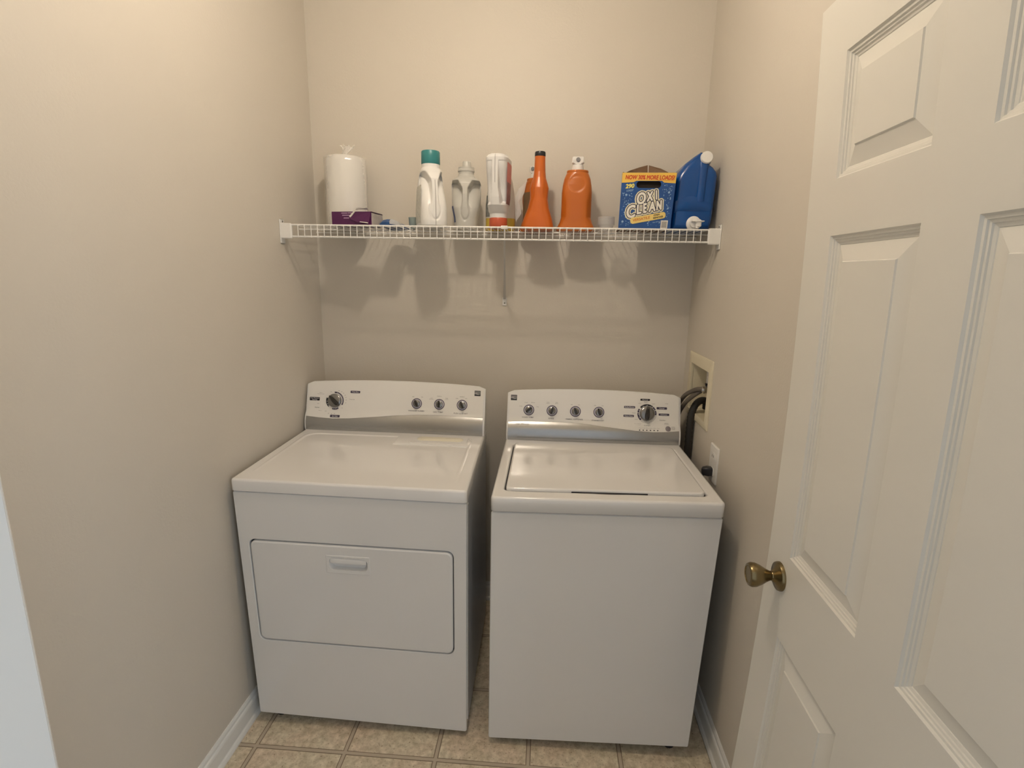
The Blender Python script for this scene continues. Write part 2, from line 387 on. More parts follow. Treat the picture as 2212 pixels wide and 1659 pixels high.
def cabinet(f, w, d, top, hole, parent, skin):
    """sheet metal body: rounded vertical front edges, front plate with or without a door opening"""
    g = G(f); z0 = .03; r = .006
    if hole:
        x0, x1, za, zb, hr = hole
        outer = rrect(0, w, z0, top, r, 5); inner = rrect(x0, x1, za, zb, hr, 5)
        g.loft([ringf(outer, .03), ringf(outer, .003), ringf(inset_rr(0, w, z0, top, r, .002), 0.0), ringf(inset_rr(0, w, z0, top, r, .0035), 0.0), ringf(inset_rr(x0, x1, za, zb, hr, -.0015), 0.0), ringf(inner, 0.0)], cap0=False, cap1=False)
        g.loft([ringf(inner, 0.0), ringf(inset_rr(x0, x1, za, zb, hr, .0015), .002), ringf(inset_rr(x0, x1, za, zb, hr, .002), .016)], cap0=False, cap1=True)
    else:
        outer = rrect(0, w, z0, top, r, 5)
        g.loft([ringf(outer, .03), ringf(outer, .004), ringf(inset_rr(0, w, z0, top, r, .0025), .0), ringf(inset_rr(0, w, z0, top, r, .004), .0)], cap0=False, cap1=True)
    cab = mk('front_panel', g, skin, parent, True, 25)
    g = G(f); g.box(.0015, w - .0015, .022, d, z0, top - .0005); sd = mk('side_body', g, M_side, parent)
    g = G(f)
    g.box(w - .0012, w + .0012, .018, .030, z0 + .03, top - .01); mk('side_seam', g, M_enamel, sd)
    for fx in (.05, w - .05):
        for fy in (.05, d - .05):
            c = Vector(f((fx, fy, .03)))
            k = G().lathe([(.018, -c.z), (.018, -c.z + .008), (.010, -c.z + .010), (.010, .004)], c, (0, 0, 1), 12); mk('foot', k, M_blk, parent, True)
    return cab

def console(f, w, d, h, Y0, mirror, parent):
    dy, dz = .064, .185; L = math.hypot(dy, dz)
    def smax(u): return .186 + .0125 * (1 - (2 * u - 1) ** 2) - .006 * (max(0, abs(2 * u - 1) - .97) / .03) ** 2
    def pt(u, s, off=0.0, x0=.0, x1=None):
        x1 = w if x1 is None else x1
        bul = .0085 * math.sin(PI * min(1, max(0, s) / .072)) ** .8 + .0015 + off
        return (x0 + (x1 - x0) * u, Y0 + s * dy / L - bul * dz / L, h + s * dz / L + bul * dy / L)
    def bnd(u):
        if mirror: u = 1 - u
        return .190 * interp([(0, .27), (.08, .245), (.15, .235), (.25, .25), (.4, .30), (.52, .345), (.63, .370), (.75, .378), (.88, .368), (1, .35)], u)[0]
    # body shell
    g = G(f); rings = []
    for k in range(29):
        u = k / 28; e = .002 if k in (0, 28) else 0; R = []
        sM = smax(u) - e
        for s in [0, .006, .015, .03, .045, .06, .072, .10, .14, sM - .008]: R.append(pt(u, s, -.0015 - e))
        a = pt(u, sM - .003, -.004 - e); R.append(a); a = pt(u, sM, -.010 - e); R.append(a)
        R.append((a[0], d - .012, a[2] - .030)); R.append((a[0], d - .002, a[2] - .040)); R.append((a[0], d - .002, h))
        rings.append(R)
    g.loft(rings); body = mk('console', g, M_enamel, parent, True, 40)
    g = G(f); rows = []
    NS = 14
    for i in range(NS + 1):
        rows.append([pt(k / 40, bnd(k / 40) * i / NS, .0, .0065, w - .0065) for k in range(41)])
    g.strip(rows); band = mk('silver_band', g, M_silver, body, True, 60); tag(band, 'brushed silver lower band of the control console')
    g = G(f); rows = []
    for i in range(11):
        rows.append([pt(k / 40, bnd(k / 40) + (smax(k / 40) - .0035 - bnd(k / 40)) * i / 10, .0008, .0065, w - .0065) for k in range(41)])
    g.strip(rows); fas = mk('control_panel', g, M_fascia, body, True, 60)
    def frame(a, b, off=0.0):   # a = local x, b = height along the sloped face
        k = off + .0023 + .0085 * math.sin(PI * min(1, max(0, b) / .072)) ** .8 * (b < .072)
        return (a, Y0 + b * dy / L - k * dz / L, h + b * dz / L + k * dy / L)
    nrm = Vector((0, -dz / L, dy / L)); up = Vector((0, dy / L, dz / L)); rt = Vector((1, 0, 0))
    def fpt(a, b, off): return Vector(frame(a, b, off))
    def arc(g, ca, cb, r0, r1, a0, a1, off, n=20):   # angle clockwise from top, degrees
        A = []
        for k in range(n + 1):
            t = math.radians(a0 + (a1 - a0) * k / n); A.append((math.sin(t), math.cos(t)))
        g.strip([[frame(ca + q[0] * r0, cb + q[1] * r0, off) for q in A], [frame(ca + q[0] * r1, cb + q[1] * r1, off) for q in A]])
    def pill(g, a0, a1, b0, b1, off, r=.0018):
        P = rrect(a0, a1, b0, b1, r, 3); g.add([frame(x, y, off) for x, y in P], [tuple(range(len(P)))])
    def knob_(a, b, r, ang, big=False):
        def l2(p, q, off): return tuple(fpt(a + p, b + q, off))
        def rg(rad, off, n=28): return [l2(rad * math.cos(2 * PI * k / n), rad * math.sin(2 * PI * k / n), off) for k in range(n)]
        g = G(f)
        g.loft([rg(r, .0), rg(r, .004), rg(r * .97, .008), rg(r * .90, .0095), rg(r * .6, .0110), rg(r * .2, .0115)], cap0=False)
        kn = mk('knob', g, M_knob, parent, True, 30); tag(kn, 'silver grey control knob' if not big else 'large silver grey cycle knob')
        c, s_ = math.cos(math.radians(ang)), math.sin(math.radians(ang))
        def tr(p, q, off): return l2(p * c + q * s_, -p * s_ + q * c, off)
        g = G(f); n = 10; hw = r * (.30 if big else .36); rows = []
        for off, sc in ((.006, 1.0), (.018, .9), (.0215, .60)):
            R = []
            for k in range(2 * n):
                t = 2 * PI * k / (2 * n); py = r * 1.02 * sc * math.cos(t); pxx = hw * sc * math.copysign(abs(math.sin(t)) ** .7, math.sin(t)) * (1 - .35 * math.cos(t) * (1 if big else .3))
                R.append(tr(pxx, py, off))
            rows.append(R)
        g.loft(rows, cap0=False); mk('grip', g, M_grip, kn, True, 40)
    def small_knob(a, b, ang):
        g = G(f); arc(g, a, b, .0172, .0200, 0, 360, .0003, 36); g.mi = 1; arc(g, a, b, .0128, .0172, 0, 360, .0003, 36)
        mk('dial_ring', g, [M_print_d, M_lav], fas, flip=True)
        knob_(a, b, .0140, ang)
    return body, fas, frame, arc, pill, knob_, small_knob

def logo(fr_, f, fas, a, b):
    g = G(f)
    def quad(pts, off): g.add([fr_(a + x, b + y, off) for x, y in pts], [tuple(range(len(pts)))])
    g.mi = 0; quad([(-.0115, -.010), (.0115, -.010), (.0115, .010), (-.0115, .010)], .0003)
    g.mi = 1; quad([(-.0105, .0045), (.0105, .0045), (.0105, .0062), (-.0105, .0062)], .0006)
    quad([(-.0112, .0008), (-.004, .0018), (.0112, .0002), (.0112, -.0010), (.002, -.0002), (-.0112, -.0010)], .0006)
    quad([(-.0112, -.0042), (-.002, -.0026), (.006, -.0034), (.0112, -.0042), (.004, -.0048), (-.004, -.0040)], .0006)
    mk('emblem', g, [M_blk, M_fascia], fas)

def plates(f, pill, fas, P):
    for a0, a1, b0, b1, m in P: g = G(f); pill(g, a0, a1, b0, b1, .0003); mk('label_plate', g, m, fas)
def word(f, fr_, fas, L_):
    g = G(f)
    for s_, a, b, w_, h_ in L_: put_text(g, s_, a, b, fr_, h=h_, width=w_, bold=.014)
    mk('label_word', g, M_print_w, fas)
# ---- dryer
dw, dd, dh = .69, .576, .837
dryer = empty('dryer', FD((dw / 2, dd / 2, 0)))
dryer.location.z = 0
tag(dryer, 'white front loading dryer left of the washer, with a wide pull-down door', 'dryer')
cabinet(FD, dw, dd, dh - .040, (.030, .653, .3005, .6475, .022), dryer, M_enamel)
# lid
g = G(FD)
X0, X1, Y0_, Y1_ = -.001, dw + .001, -.005, dd
g.loft([ring2(inset_rr(X0, X1, Y0_, Y1_, .012, .004), dh - .0385), ring2(rrect(X0, X1, Y0_, Y1_, .012), dh - .036), ring2(rrect(X0, X1, Y0_, Y1_, .012), dh - .007),
        ring2(inset_rr(X0, X1, Y0_, Y1_, .012, .002), dh - .002), ring2(inset_rr(X0, X1, Y0_, Y1_, .012, .007), dh)], cap1=False)
def dr(i, z):
    P = rrect(.030 + i, .655 - i, .020 + i, .452 - i, .05 - i, 5)
    return [(x, y, dh + z * sm(.03, .25, y)) for x, y in P]
g.loft([ring2(inset_rr(X0, X1, Y0_, Y1_, .012, .007), dh), ring2(inset_rr(X0, X1, Y0_, Y1_, .012, .0085), dh), dr(-.0015, 0), dr(0, 0), dr(.002, .0018), dr(.007, .0022), dr(.011, -.0005), dr(.014, -.0012), dr(.0155, -.0012)], cap0=False, cap1=True)
lid = mk('top_panel', g, M_enamel, dryer, True, 50)
g = G(FD)
g.loft([ring2(rrect(.375, .648, .362, .452, .004, 3), dh - .0013), ring2(rrect(.376, .647, .363, .451, .004, 3), dh + .0012), ring2(rrect(.3795, .6435, .3665, .4475, .004, 3), dh + .0018)])
lf = mk('lint_screen_cover', g, M_enamel, dryer, True, 40)
g = G(FD); g.loft([ring2(rrect(.435, .636, .374, .446, .002, 3), dh + .0018), ring2(rrect(.436, .635, .375, .445, .002, 3), dh + .0032)]); mk('cover_plate', g, M_enamel, lf)
g = G(FD); g.loft([ring2(rrect(.452, .621, .402, .443, .019, 5), dh + .0032), ring2(rrect(.455, .618, .405, .440, .017, 5), dh + .0052)]); mk('handle', g, M_cream, lf, True); 
# door with its recessed handle
ddoor = None
hx0, hx1, hz0, hz1, hr = .0350, .6480, .3055, .6415, .019
g = G(FD)
ix0, ix1, iz0, iz1 = .266, .400, .552, .6105
g.loft([ringf(rrect(hx0, hx1, hz0, hz1, hr), .0155), ringf(rrect(hx0, hx1, hz0, hz1, hr), .003), ringf(inset_rr(hx0, hx1, hz0, hz1, hr, .0015), .0005), ringf(inset_rr(hx0, hx1, hz0, hz1, hr, .005), -.001), ringf(inset_rr(hx0, hx1, hz0, hz1, hr, .0065), -.0010), ringf(rrect(ix0 - .001, ix1 + .001, iz0 - .001, iz1 + .001, .003), -.001), ringf(rrect(ix0, ix1, iz0, iz1, .003), -.001)], cap0=True, cap1=False)
ddoor = mk('door', g, M_enamel, dryer, True, 40)
g = G(FD)   # recessed pull: rim, scoop
cx0, cx1, cz0, cz1 = .275, .3925, .563, .603
g.loft([ringf(rrect(ix0, ix1, iz0, iz1, .003), -.001), ringf(inset_rr(ix0, ix1, iz0, iz1, .003, .0015), -.0025), ringf(inset_rr(ix0, ix1, iz0, iz1, .003, .004), -.0022), ringf(rrect(cx0, cx1, cz0, cz1, .014), -.002),
        ringf(rrect(cx0 + .004, cx1 - .004, cz0 + .001, cz1 - .003, .012), .006), ringf(rrect(cx0 + .008, cx1 - .008, cz0 + .004, cz1 - .006, .010), .013)], cap0=False)
pull = mk('handle', g, M_enamel, ddoor, True, 40)
g = G(FD); rows = []
for k in range(13):
    t = k / 12; x = .2785 + t * .1105; e_ = .003 * (1 - math.sin(PI * t) ** .3)
    rows.append([(x, .011, .6015), (x, -.0005, .6015), (x, -.0048 + e_, .5885), (x, -.0042 + e_, .5855), (x, .002, .5845), (x, .011, .5850)])
g.loft(rows); lp = mk('lip', g, M_enamel, pull, True, 40)
g = G(FD); g.loft([ringf(rrect(.031, .652, .3015, .6465, .021), .0135), ringf(rrect(.0365, .6465, .307, .640, .018), .0135)], cap0=False, cap1=False); mk('door_gap_shade', g, mat('door_gap_shade_tone', (.06, .06, .075), .8), dryer)  # dark ring added as painted shade inside the door gap

body, fas, fr1, arc, pill, knob_, small_knob = console(FD, dw, dd, dh, .487, False, dryer)
kc = (.1125, .1132)
g = G(FD)
for a0, a1 in ((-4, 118),): arc(g, *kc, .0290, .0345, a0, a1, .0003)
g.mi = 1
for a0, a1 in ((225, 289), ): arc(g, *kc, .0285, .0345, a0, a1, .0003, 12)
g.mi = 0
for a0, a1 in ((152, 196), ): arc(g, *kc, .0285, .0345, a0, a1, .0003, 10)
g.mi = 2
arc(g, *kc, .0325, .0331, 290, 335, .0003, 10)
for k in range(9):
    t = 14 + k * 11; arc(g, *kc, .0280, .0318, t, t + 4, .0006, 2)
    arc(g, *kc, .0276, .0290, t + 3, t + 12, .0006, 3)
for t in (262, 243, 228, 160, 172, 184): arc(g, *kc, .0275, .0318, t, t + 4, .0006, 2)
mk('dial_marks', g, [M_print_d, M_blk, M_print_w], fas)
knob_(*kc, .0262, -45, True)
for a, ang in ((.4299, -22), (.5164, 0), (.6032, -25)): small_knob(a, .1130, ang)
logo(fr1, FD, fas, .6605, .1592)
g = G(FD)
plates(FD, pill, fas, ((.172, .2095, .1445, .1535, M_print_d), (.0995, .137, .0490, .0585, M_print_d), (.0135, .053, .1115, .1245, M_blk)))
T = lambda s, a, b, w_, h_, **k: put_text(g, s, a, b, fr1, h=h_, width=w_, **k)
word(FD, fr1, fas, [('Time Dry', .1908, .1490, .025, .0042)]); word(FD, fr1, fas, [('Air Only', .1183, .0537, .022, .0042)])
word(FD, fr1, fas, [('Auto Moisture', .0333, .1210, .034, .0036), ('Sensing', .0333, .1152, .019, .0036)])
g = G(FD)
T('WRINKLE GUARD', .4290, .0855, .062, .0048, bold=.008); T('DRY TEMP', .5130, .0835, .037, .0048, bold=.008); T('PUSH to START', .5990, .0815, .053, .0048, bold=.008)
T('Off', .4155, .1385, .008, .0032); T('On', .4500, .1385, .007, .0032)
T('Medium', .5160, .1440, .017, .0032); T('Low', .4865, .1362, .008, .0028); T('(Delicate)', .4855, .1320, .016, .0025); T('High', .5440, .1370, .010, .0030); T('(Cotton)', .5440, .1325, .012, .0024)
T('Airflow', .6025, .1445, .018, .0032); T('Off', .5830, .1375, .009, .0032); T('On', .6180, .1385, .007, .0032)
T('Touch Up', .1790, .1205, .020, .0034)
T('Less', .0480, .1005, .008, .0030); T('Normal', .0440, .0855, .017, .0036, bold=.012); T('More', .0570, .0735, .011, .0032)
T('Off', .0790, .0720, .007, .0028); T('Off', .0960, .1470, .006, .0026); T('Off', .1420, .0860, .006, .0026)
T('Extra', .0565, .1420, .010, .0024); T('Moisture Level', .0565, .1375, .026, .0024)
for s, a, b in (('80', .127, .1515), ('70', .1375, .1480), ('60', .1455, .1430), ('50', .1515, .1355), ('40', .155, .1270), ('30', .1565, .1170), ('10', .1550, .1060), ('10', .0920, .0635), ('20', .1035, .0620), ('30', .1150, .0635)):
    T(s, a, b, .0042, .0030)
mk('lettering', g, M_print_g, fas)['kind'] = 'stuff'

# ---- washer
ww, wd, wh = .64, .66, .8275
washer = empty('washing_machine', FW((ww / 2, wd / 2, 0))); washer.location.z = 0
tag(washer, 'white top loading washing machine right of the dryer with a flat lid', 'washing machine')
cabinet(FW, ww, wd, wh - .0465, None, washer, M_enamel)
g = G(FW); X0, X1, Y0_, Y1_ = -.001, ww + .001, -.005, wd
lx0, lx1, ly0, ly1 = .0325, .6055, .0430, .4620
def wr(i, z, r=.022):
    P = rrect(lx0 + i, lx1 - i, ly0 + i, ly1 - i, r - i * .5, 7); out = []
    for x, y in P: out.append((x, y, z))
    return out
def wrect(i, z): return [(x, y, z) for x, y in inset_rr(X0, X1, Y0_, Y1_, .014, i, 7)]
g.loft([wrect(.004, wh - .0445), wrect(0, wh - .041), wrect(0, wh - .007), wrect(.002, wh - .002), wrect(.007, wh), wrect(.0085, wh), wr(-.0075, wh), wr(-.006, wh), wr(-.002, wh - .0015), wr(0, wh - .006), wr(0, wh - .018)], cap1=True)
mk('top_panel', g, M_enamel, washer, True, 50)
# finger recess in front of the lid: its shade painted as a raised dark crescent
g = G(FW); rows = []
for k in range(25):
    t = k / 24; x = .225 + t * .215; dp = .0105 * math.sin(PI * t) ** .8
    rows.append([(x, ly0 + .002 - dp, wh + .0006), (x, ly0 + .008, wh + .0006), (x, ly0 + .008, wh - .004), (x, ly0 + .002 - dp * .6, wh - .004)])
g.loft(rows); mk('finger_recess_shade', g, M_recess_shade, washer)
g = G(FW); g.loft([[(x, y, wh - .008) for x, y in rrect(lx0 + .0006, lx1 - .0006, ly0 + .0006, ly1 - .0006, .0215, 7)], [(x, y, wh - .008) for x, y in rrect(lx0 + .006, lx1 - .006, ly0 + .006, ly1 - .006, .018, 7)]], cap0=False, cap1=False); mk('lid_gap_shade', g, mat('lid_gap_shade_tone', (.05, .05, .06), .8), washer)  # near-black ring stands in for the shade down in the lid gap
g = G(FW)
def lr(i, z, r=.019):
    P = rrect(lx0 + .0045 + i, lx1 - .0045 - i, ly0 + .0035 + i, ly1 - .003 - i, r, 9); return [(x, y, z) for x, y in P]
g.loft([lr(.004, wh - .014), lr(0, wh - .010), lr(0, wh + .003), lr(.0015, wh + .0058), lr(.005, wh + .0070), lr(.0065, wh + .0070)], cap1=True)
mk('lid', g, M_enamel, washer, True, 50)
body, fas, fr2, arc, pill, knob_, small_knob = console(FW, ww, wd, wh, .504, True, washer)
for a, ang in ((.0813, 50), (.1678, 18), (.2548, -20), (.3415, -20)): small_knob(a, .1125, ang)
kc = (.5175, .1130)
g = G(FW)
g.mi = 1; arc(g, *kc, .0285, .0350, -47, 38, .0003)
g.mi = 0
for a0, a1 in ((42, 66), (70, 97), (300, 262 + 36), (276, 300), (222, 272)):
    if a1 > a0: arc(g, *kc, .0285, .0350, a0, a1, .0003, 12)
g.mi = 2
for a0, a1 in ((100, 152), (160, 186), (192, 216)):
    arc(g, *kc, .0343, .0350, a0, a1, .0003, 10); arc(g, *kc, .0290, .0296, a0, a1, .0003, 10)
    for t in (a0, a1): arc(g, *kc, .0290, .0350, t, t + 1.2, .0003, 1)
g.mi = 3
for t in (-30, -2, 26, 54, 82, 288, 262, 236): arc(g, *kc, .0300, .0318, t, t + 4, .0006, 2); arc(g, *kc, .0282, .0290, t - 6, t + 10, .0006, 3)
mk('dial_marks', g, [M_print_d, M_blk, M_print_g, M_print_w], fas)
knob_(*kc, .0270, 4, True)
logo(fr2, FW, fas, .0235, .1575)
g = G(FW)
plates(FW, pill, fas, ((.4925, .5275, .1605, .1680, M_blk), (.4335, .4740, .1310, .1390, M_print_d), (.4320, .4700, .0985, .1065, M_print_d), (.5520, .5900, .1300, .1385, M_print_d), (.5600, .5985, .1070, .1150, M_print_d)))
T = lambda s, a, b, w_, h_, **k: put_text(g, s, a, b, fr2, h=h_, width=w_, **k)
for q_ in (('Normal', .5100, .1642, .020, .0036), ('Bulky/Sheets', .4538, .1350, .034, .0040), ('Heavy Duty', .4510, .1025, .031, .0040), ('Casual', .5710, .1342, .018, .0038), ('Delicates', .5793, .1110, .024, .0038)): word(FW, fr2, fas, [q_])
g = G(FW)
T('WASH TEMP', .0780, .0852, .044, .0048, bold=.008); T('RINSE', .1660, .0835, .020, .0048, bold=.008); T('FABRIC SOFTENER', .2520, .0830, .063, .0048, bold=.008); T('STAINBOOST', .3385, .0815, .046, .0048, bold=.008)
T('Cold', .0505, .1260, .010, .0030); T('Cool', .0700, .1405, .011, .0030); T('Warm', .0955, .1410, .014, .0030); T('Hot', .1140, .1255, .008, .0030)
T('One', .1520, .1440, .009, .0028); T('Rinse', .1520, .1398, .011, .0028); T('2nd', .1845, .1440, .008, .0028); T('Rinse', .1845, .1398, .011, .0028)
T('Off', .2400, .1375, .007, .0030); T('On', .2670, .1375, .007, .0030); T('Off', .3265, .1370, .007, .0030); T('On', .3545, .1370, .007, .0030)
T('Regular', .5130, .1560, .014, .0028); T('Heavy', .4905, .1505, .010, .0028); T('Light', .5405, .1500, .012, .0028)
T('Regular', .4705, .1145, .013, .0028); T('Heavy', .4790, .0905, .010, .0028); T('Rinse/Spin', .5745, .0905, .021, .0030); T('Clean Washer', .4850, .0745, .026, .0030); T('with Bleach', .4870, .0705, .015, .0022)
T('Drain/Spin', .5190, .0690, .023, .0030)
for k, s in enumerate(('Sensing', 'Wash', 'Rinse', 'Spin', 'Add Softener', 'Lid Locked')): T(s, .4925 + .0131 * k, .0590, .0095, .0022)
T('Hold for', .5890, .0795, .013, .0024); T('Lid Lock', .5890, .0757, .015, .0024)
T('START', .6130, .0660, .013, .0030); T('PAUSE', .6130, .0615, .013, .0030); T('CANCEL', .6130, .0570, .013, .0026)
T('energy', .5885, .1525, .011, .0026)
mk('lettering', g, M_print_g, fas)['kind'] = 'stuff'
g = G(FW)
for k in range(6): g = G(FW); arc(g, .4910 + .0131 * k, .0510, 0, .0023, 0, 360, .0003, 10); mk('indicator_light', g, M_blk, fas)
pass
g = G(FW)
def rgs(rad, off): return [fr2(.5941 + rad * math.cos(2 * PI * k / 20), .0590 + rad * math.sin(2 * PI * k / 20), off) for k in range(20)]
g.loft([rgs(.0098, 0), rgs(.0096, .0015), rgs(.0085, .002)], cap0=False); mk('start_button', g, mat('grey_button', (.25, .22, .24), .4), fas, True)
g = G(FW)
def fr3(a, b, off=0): return fr2(a, b, off)
put_text(g, 'High Efficiency', .060, .0600, fr3, h=.0048, width=.050, shear=.2)
mk('band_words', g, M_print_g, fas)

# ------------------------------------------------------------------ wire shelf
SZ = 1.5822; SD = .2853
shelf = empty('wire_shelf', (W / 2, 0, SZ - .03))
tag(shelf, 'white vinyl coated wire shelf across the back wall above the machines', 'shelf')
def rod(name, p0, p1, r, n=8): return mk(name, G().tube([p0, p1], r, n), M_wire, shelf, True)
rod('front_rod', (.030, -SD, SZ), (W - .030, -SD, SZ), .0031); rod('front_rod', (.030, -SD, SZ - .0385), (W - .030, -SD, SZ - .0385), .0031)
rod('support_rod', (.004, -.012, SZ - .0045), (W - .004, -.012, SZ - .0045), .0028); rod('support_rod', (.004, -.155, SZ - .0045), (W - .004, -.155, SZ - .0045), .0028)
first = None; NWI = 62
wx0 = .0405; sp = (1.4345 - .0405) / (NWI - 1)
for k in range(NWI):
    x = wx0 + k * sp
    if first is None:
        g = G().tube([(x, -.006, SZ), (x, -SD - .001, SZ), (x, -SD - .0045, SZ - .0025), (x, -SD - .0045, SZ - .0410)], .00145, 6)
        first = mk('wire', g, M_wire, shelf, True)
    else:
        o = first.copy(); o.location = (x - wx0, 0, 0); C.objects.link(o); o.parent = shelf
for sgn, xw in ((1, 0.0), (-1, W)):
    g = G(); a = sorted((xw + sgn * .001, xw + sgn * .040)); g.bbox(a[0], a[1], -SD - .009, -SD + .006, SZ - .046, SZ + .005, .0025)
    b = sorted((xw + sgn * .0005, xw + sgn * .004)); g.bbox(b[0], b[1], -SD - .010, -SD + .020, SZ - .062, SZ + .018, .0015)
    eb = mk('end_bracket', g, M_wire, shelf)
    mk('screw', G().lathe([(.0035, 0), (.0030, .0015), (0, .002)], (xw + sgn * .004, -SD + .008, SZ + .011), (sgn, 0, 0), 10), M_screw, eb)
# diagonal brace with clip and wall foot
bx = .7700
g = G(); fx = .7515; P0 = Vector((bx, -SD + .004, SZ - .008)); P1 = Vector((fx, -.006, 1.335))
rows = []
for p, hw_, th in ((P0, .0035, .003), (P0.lerp(P1, .5), .0032, .004), (P0.lerp(P1, .93), .0050, .004), (P1, .0050, .002)):
    rows.append([(p.x - hw_, p.y, p.z + th), (p.x + hw_, p.y, p.z + th), (p.x + hw_, p.y, p.z - th), (p.x - hw_, p.y, p.z - th)])
g.loft(rows); br = mk('brace', g, mat('grey_white_brace', (.55, .53, .49), .45), shelf)
g = G(); g.bbox(fx - .0085, fx + .0085, -.0045, -.0005, 1.308, 1.340, .0015); ft = mk('foot_plate', g, M_wire, br)
mk('screw', G().lathe([(.003, 0), (.0028, .0015), (0, .002)], (fx, -.0045, 1.318), (0, -1, 0), 10), M_screw, br)
g = G(); g.bbox(bx - .012, bx + .012, -SD - .0075, -SD + .0045, SZ - .006, SZ + .0055, .002); mk('clip', g, M_wire, br)

# ------------------------------------------------------------------ bottles
SB = SZ + .0018
def even_ring(hw, hd, e, na, m=420):
    P = []
    for k in range(m):
        t = 2 * PI * k / m; ct, st = math.cos(t), math.sin(t)
        P.append((hw * math.copysign(abs(ct) ** (2 / e), ct), hd * math.copysign(abs(st) ** (2 / e), st)))
    D = [0]
    for k in range(m): a, b = P[k], P[(k + 1) % m]; D.append(D[-1] + math.hypot(b[0] - a[0], b[1] - a[1]))
    out = []; j = 0
    for i in range(na):
        d = D[-1] * i / na
        while D[j + 1] < d: j += 1
        q = (d - D[j]) / (D[j + 1] - D[j] + 1e-12); a, b = P[j], P[(j + 1) % m]; out.append((a[0] + (b[0] - a[0]) * q, a[1] + (b[1] - a[1]) * q))
    return out
def bottle_body(tab, x, y, yaw, disp=None, nr=110, na=230, zbase=SB):
    """tab rows: (z, half width, half depth, exponent); disp(x, z, front) -> push in"""
    z0, z1 = tab[0][0], tab[-1][0]; c, s = math.cos(yaw), math.sin(yaw)
    zsx = sorted(set([z0 + (z1 - z0) * i / nr for i in range(nr + 1)] + [t[0] for t in tab]))
    rings = []
    for z in zsx:
        hw, hd, e = interp(tab, z); R = []
        for px, py in even_ring(hw, hd, e, na):
            if disp and py < 0: py += disp(px, z, hw, hd, py)
            R.append((x + px * c - py * s, y + px * s + py * c, zbase + z))
        rings.append(R)
    g = G(); g.loft(rings); return g
def handle_disp(z0, z1, depth, rid, flare=.3, lobe=1.0, groove=True):
    """scoops either side of a central grip on the front of a jug, and a curved groove under the grip"""
    def d(px, z, hw, hd, py):
        edge = min(1, (max(0, -py) / hd) * 1.6) ** .8; out = 0
        t = (z - z0) / (z1 - z0)
        if 0 < t < 1:
            r = rid * (.80 + .35 * abs(t - .45) + flare * sm(.70, 1.0, t) * 1.6)
            a = sm(r * .72, r * 1.16, abs(px)); fade = sm(0, .55, t) * (1 - sm(.93, 1.0, t))
            out += depth * a * fade * (.30 + .70 * sm(.2, 1, t)) * lobe
        if groove and z < z0 + .03:
            q = math.hypot(px / (rid * 1.25), (z - z0 - .012) / .034); out += .0035 * math.exp(-((q - 1) / .13) ** 2) * (1 - sm(z0 + .012, z0 + .03, z))
        return out * edge
    return d
def cap(parent, x, y, z0, r, h, m, name='cap', ribs=0, n=28):
    g = G().lathe([(r * .96, 0), (r, .002), (r * .985, h - .004), (r * .94, h - .001), (r * .86, h), (0, h)], (x, y, z0), (0, 0, 1), n); return mk(name, g, m, parent, True, 40)

# 1 white bottle, teal cap
bx_, by_ = .508, -.212
b1 = empty('detergent_bottle', (bx_, by_, SB)); tag(b1, 'tall white plastic bottle with a teal flip cap on the wire shelf', 'bottle')
tab = [(0, .042, .064, 3.2), (.004, .047, .070, 3.6), (.02, .048, .072, 3.8), (.07, .0470, .072, 3.8), (.12, .0445, .069, 3.6), (.155, .0410, .062, 3.2), (.175, .0380, .050, 2.7), (.188, .0350, .039, 2.3), (.196, .0305, .0305, 2), (.208, .0300, .0300, 2)]
YA = math.radians(24)
mk('body', bottle_body(tab, bx_, by_, YA, handle_disp(.045, .182, .048, .0150, .65)), M_white_pl, b1, True, 60)
k = cap(b1, bx_, by_, SB + .207, .0320, .043, M_teal); k['label'] = 'teal flip cap'
g = G().lathe([(.019, 0), (.016, .0016), (0, .0016)], (bx_, by_, SB + .2498), (0, 0, 1), 20); mk('spout_lid', g, M_teal, k, True)
def onbottle(tab, x, y, yaw, side, yy0, yy1, z0, z1, off=.0006, n=10, disp=None):
    """patch hugging a side of a bottle: side=+1 right, -1 left, 0 front (yy = fraction across)"""
    c, s = math.cos(yaw), math.sin(yaw); rows = []
    for i in range(n + 1):
        z = z0 + (z1 - z0) * i / n; hw, hd, e = interp(tab, z); R = []
        for j in range(n + 1):
            q = yy0 + (yy1 - yy0) * j / n
            if side: py = hd * q; px = side * (hw * max(0, 1 - abs(q) ** e) ** (1 / e) + off)
            else:
                px = hw * q; py = -(hd * max(0, 1 - abs(q) ** e) ** (1 / e) + off)
                if disp: py += disp(px, z, hw, hd, py)
            R.append((x + px * c - py * s, y + px * s + py * c, SB + z))
        rows.append(R)
    return G().strip(rows)
mk('label', onbottle(tab, bx_, by_, YA, -1, -.62, .7, .012, .135), mat('green_grey_label', (.60, .60, .55), .45, noise=.45, nscale=110), b1, True, 60)
mk('seam', onbottle(tab, bx_, by_, YA, 0, .000, .035, .004, .150, .0011, 24), mat('seam_shadow', (.30, .28, .26), .7), b1)

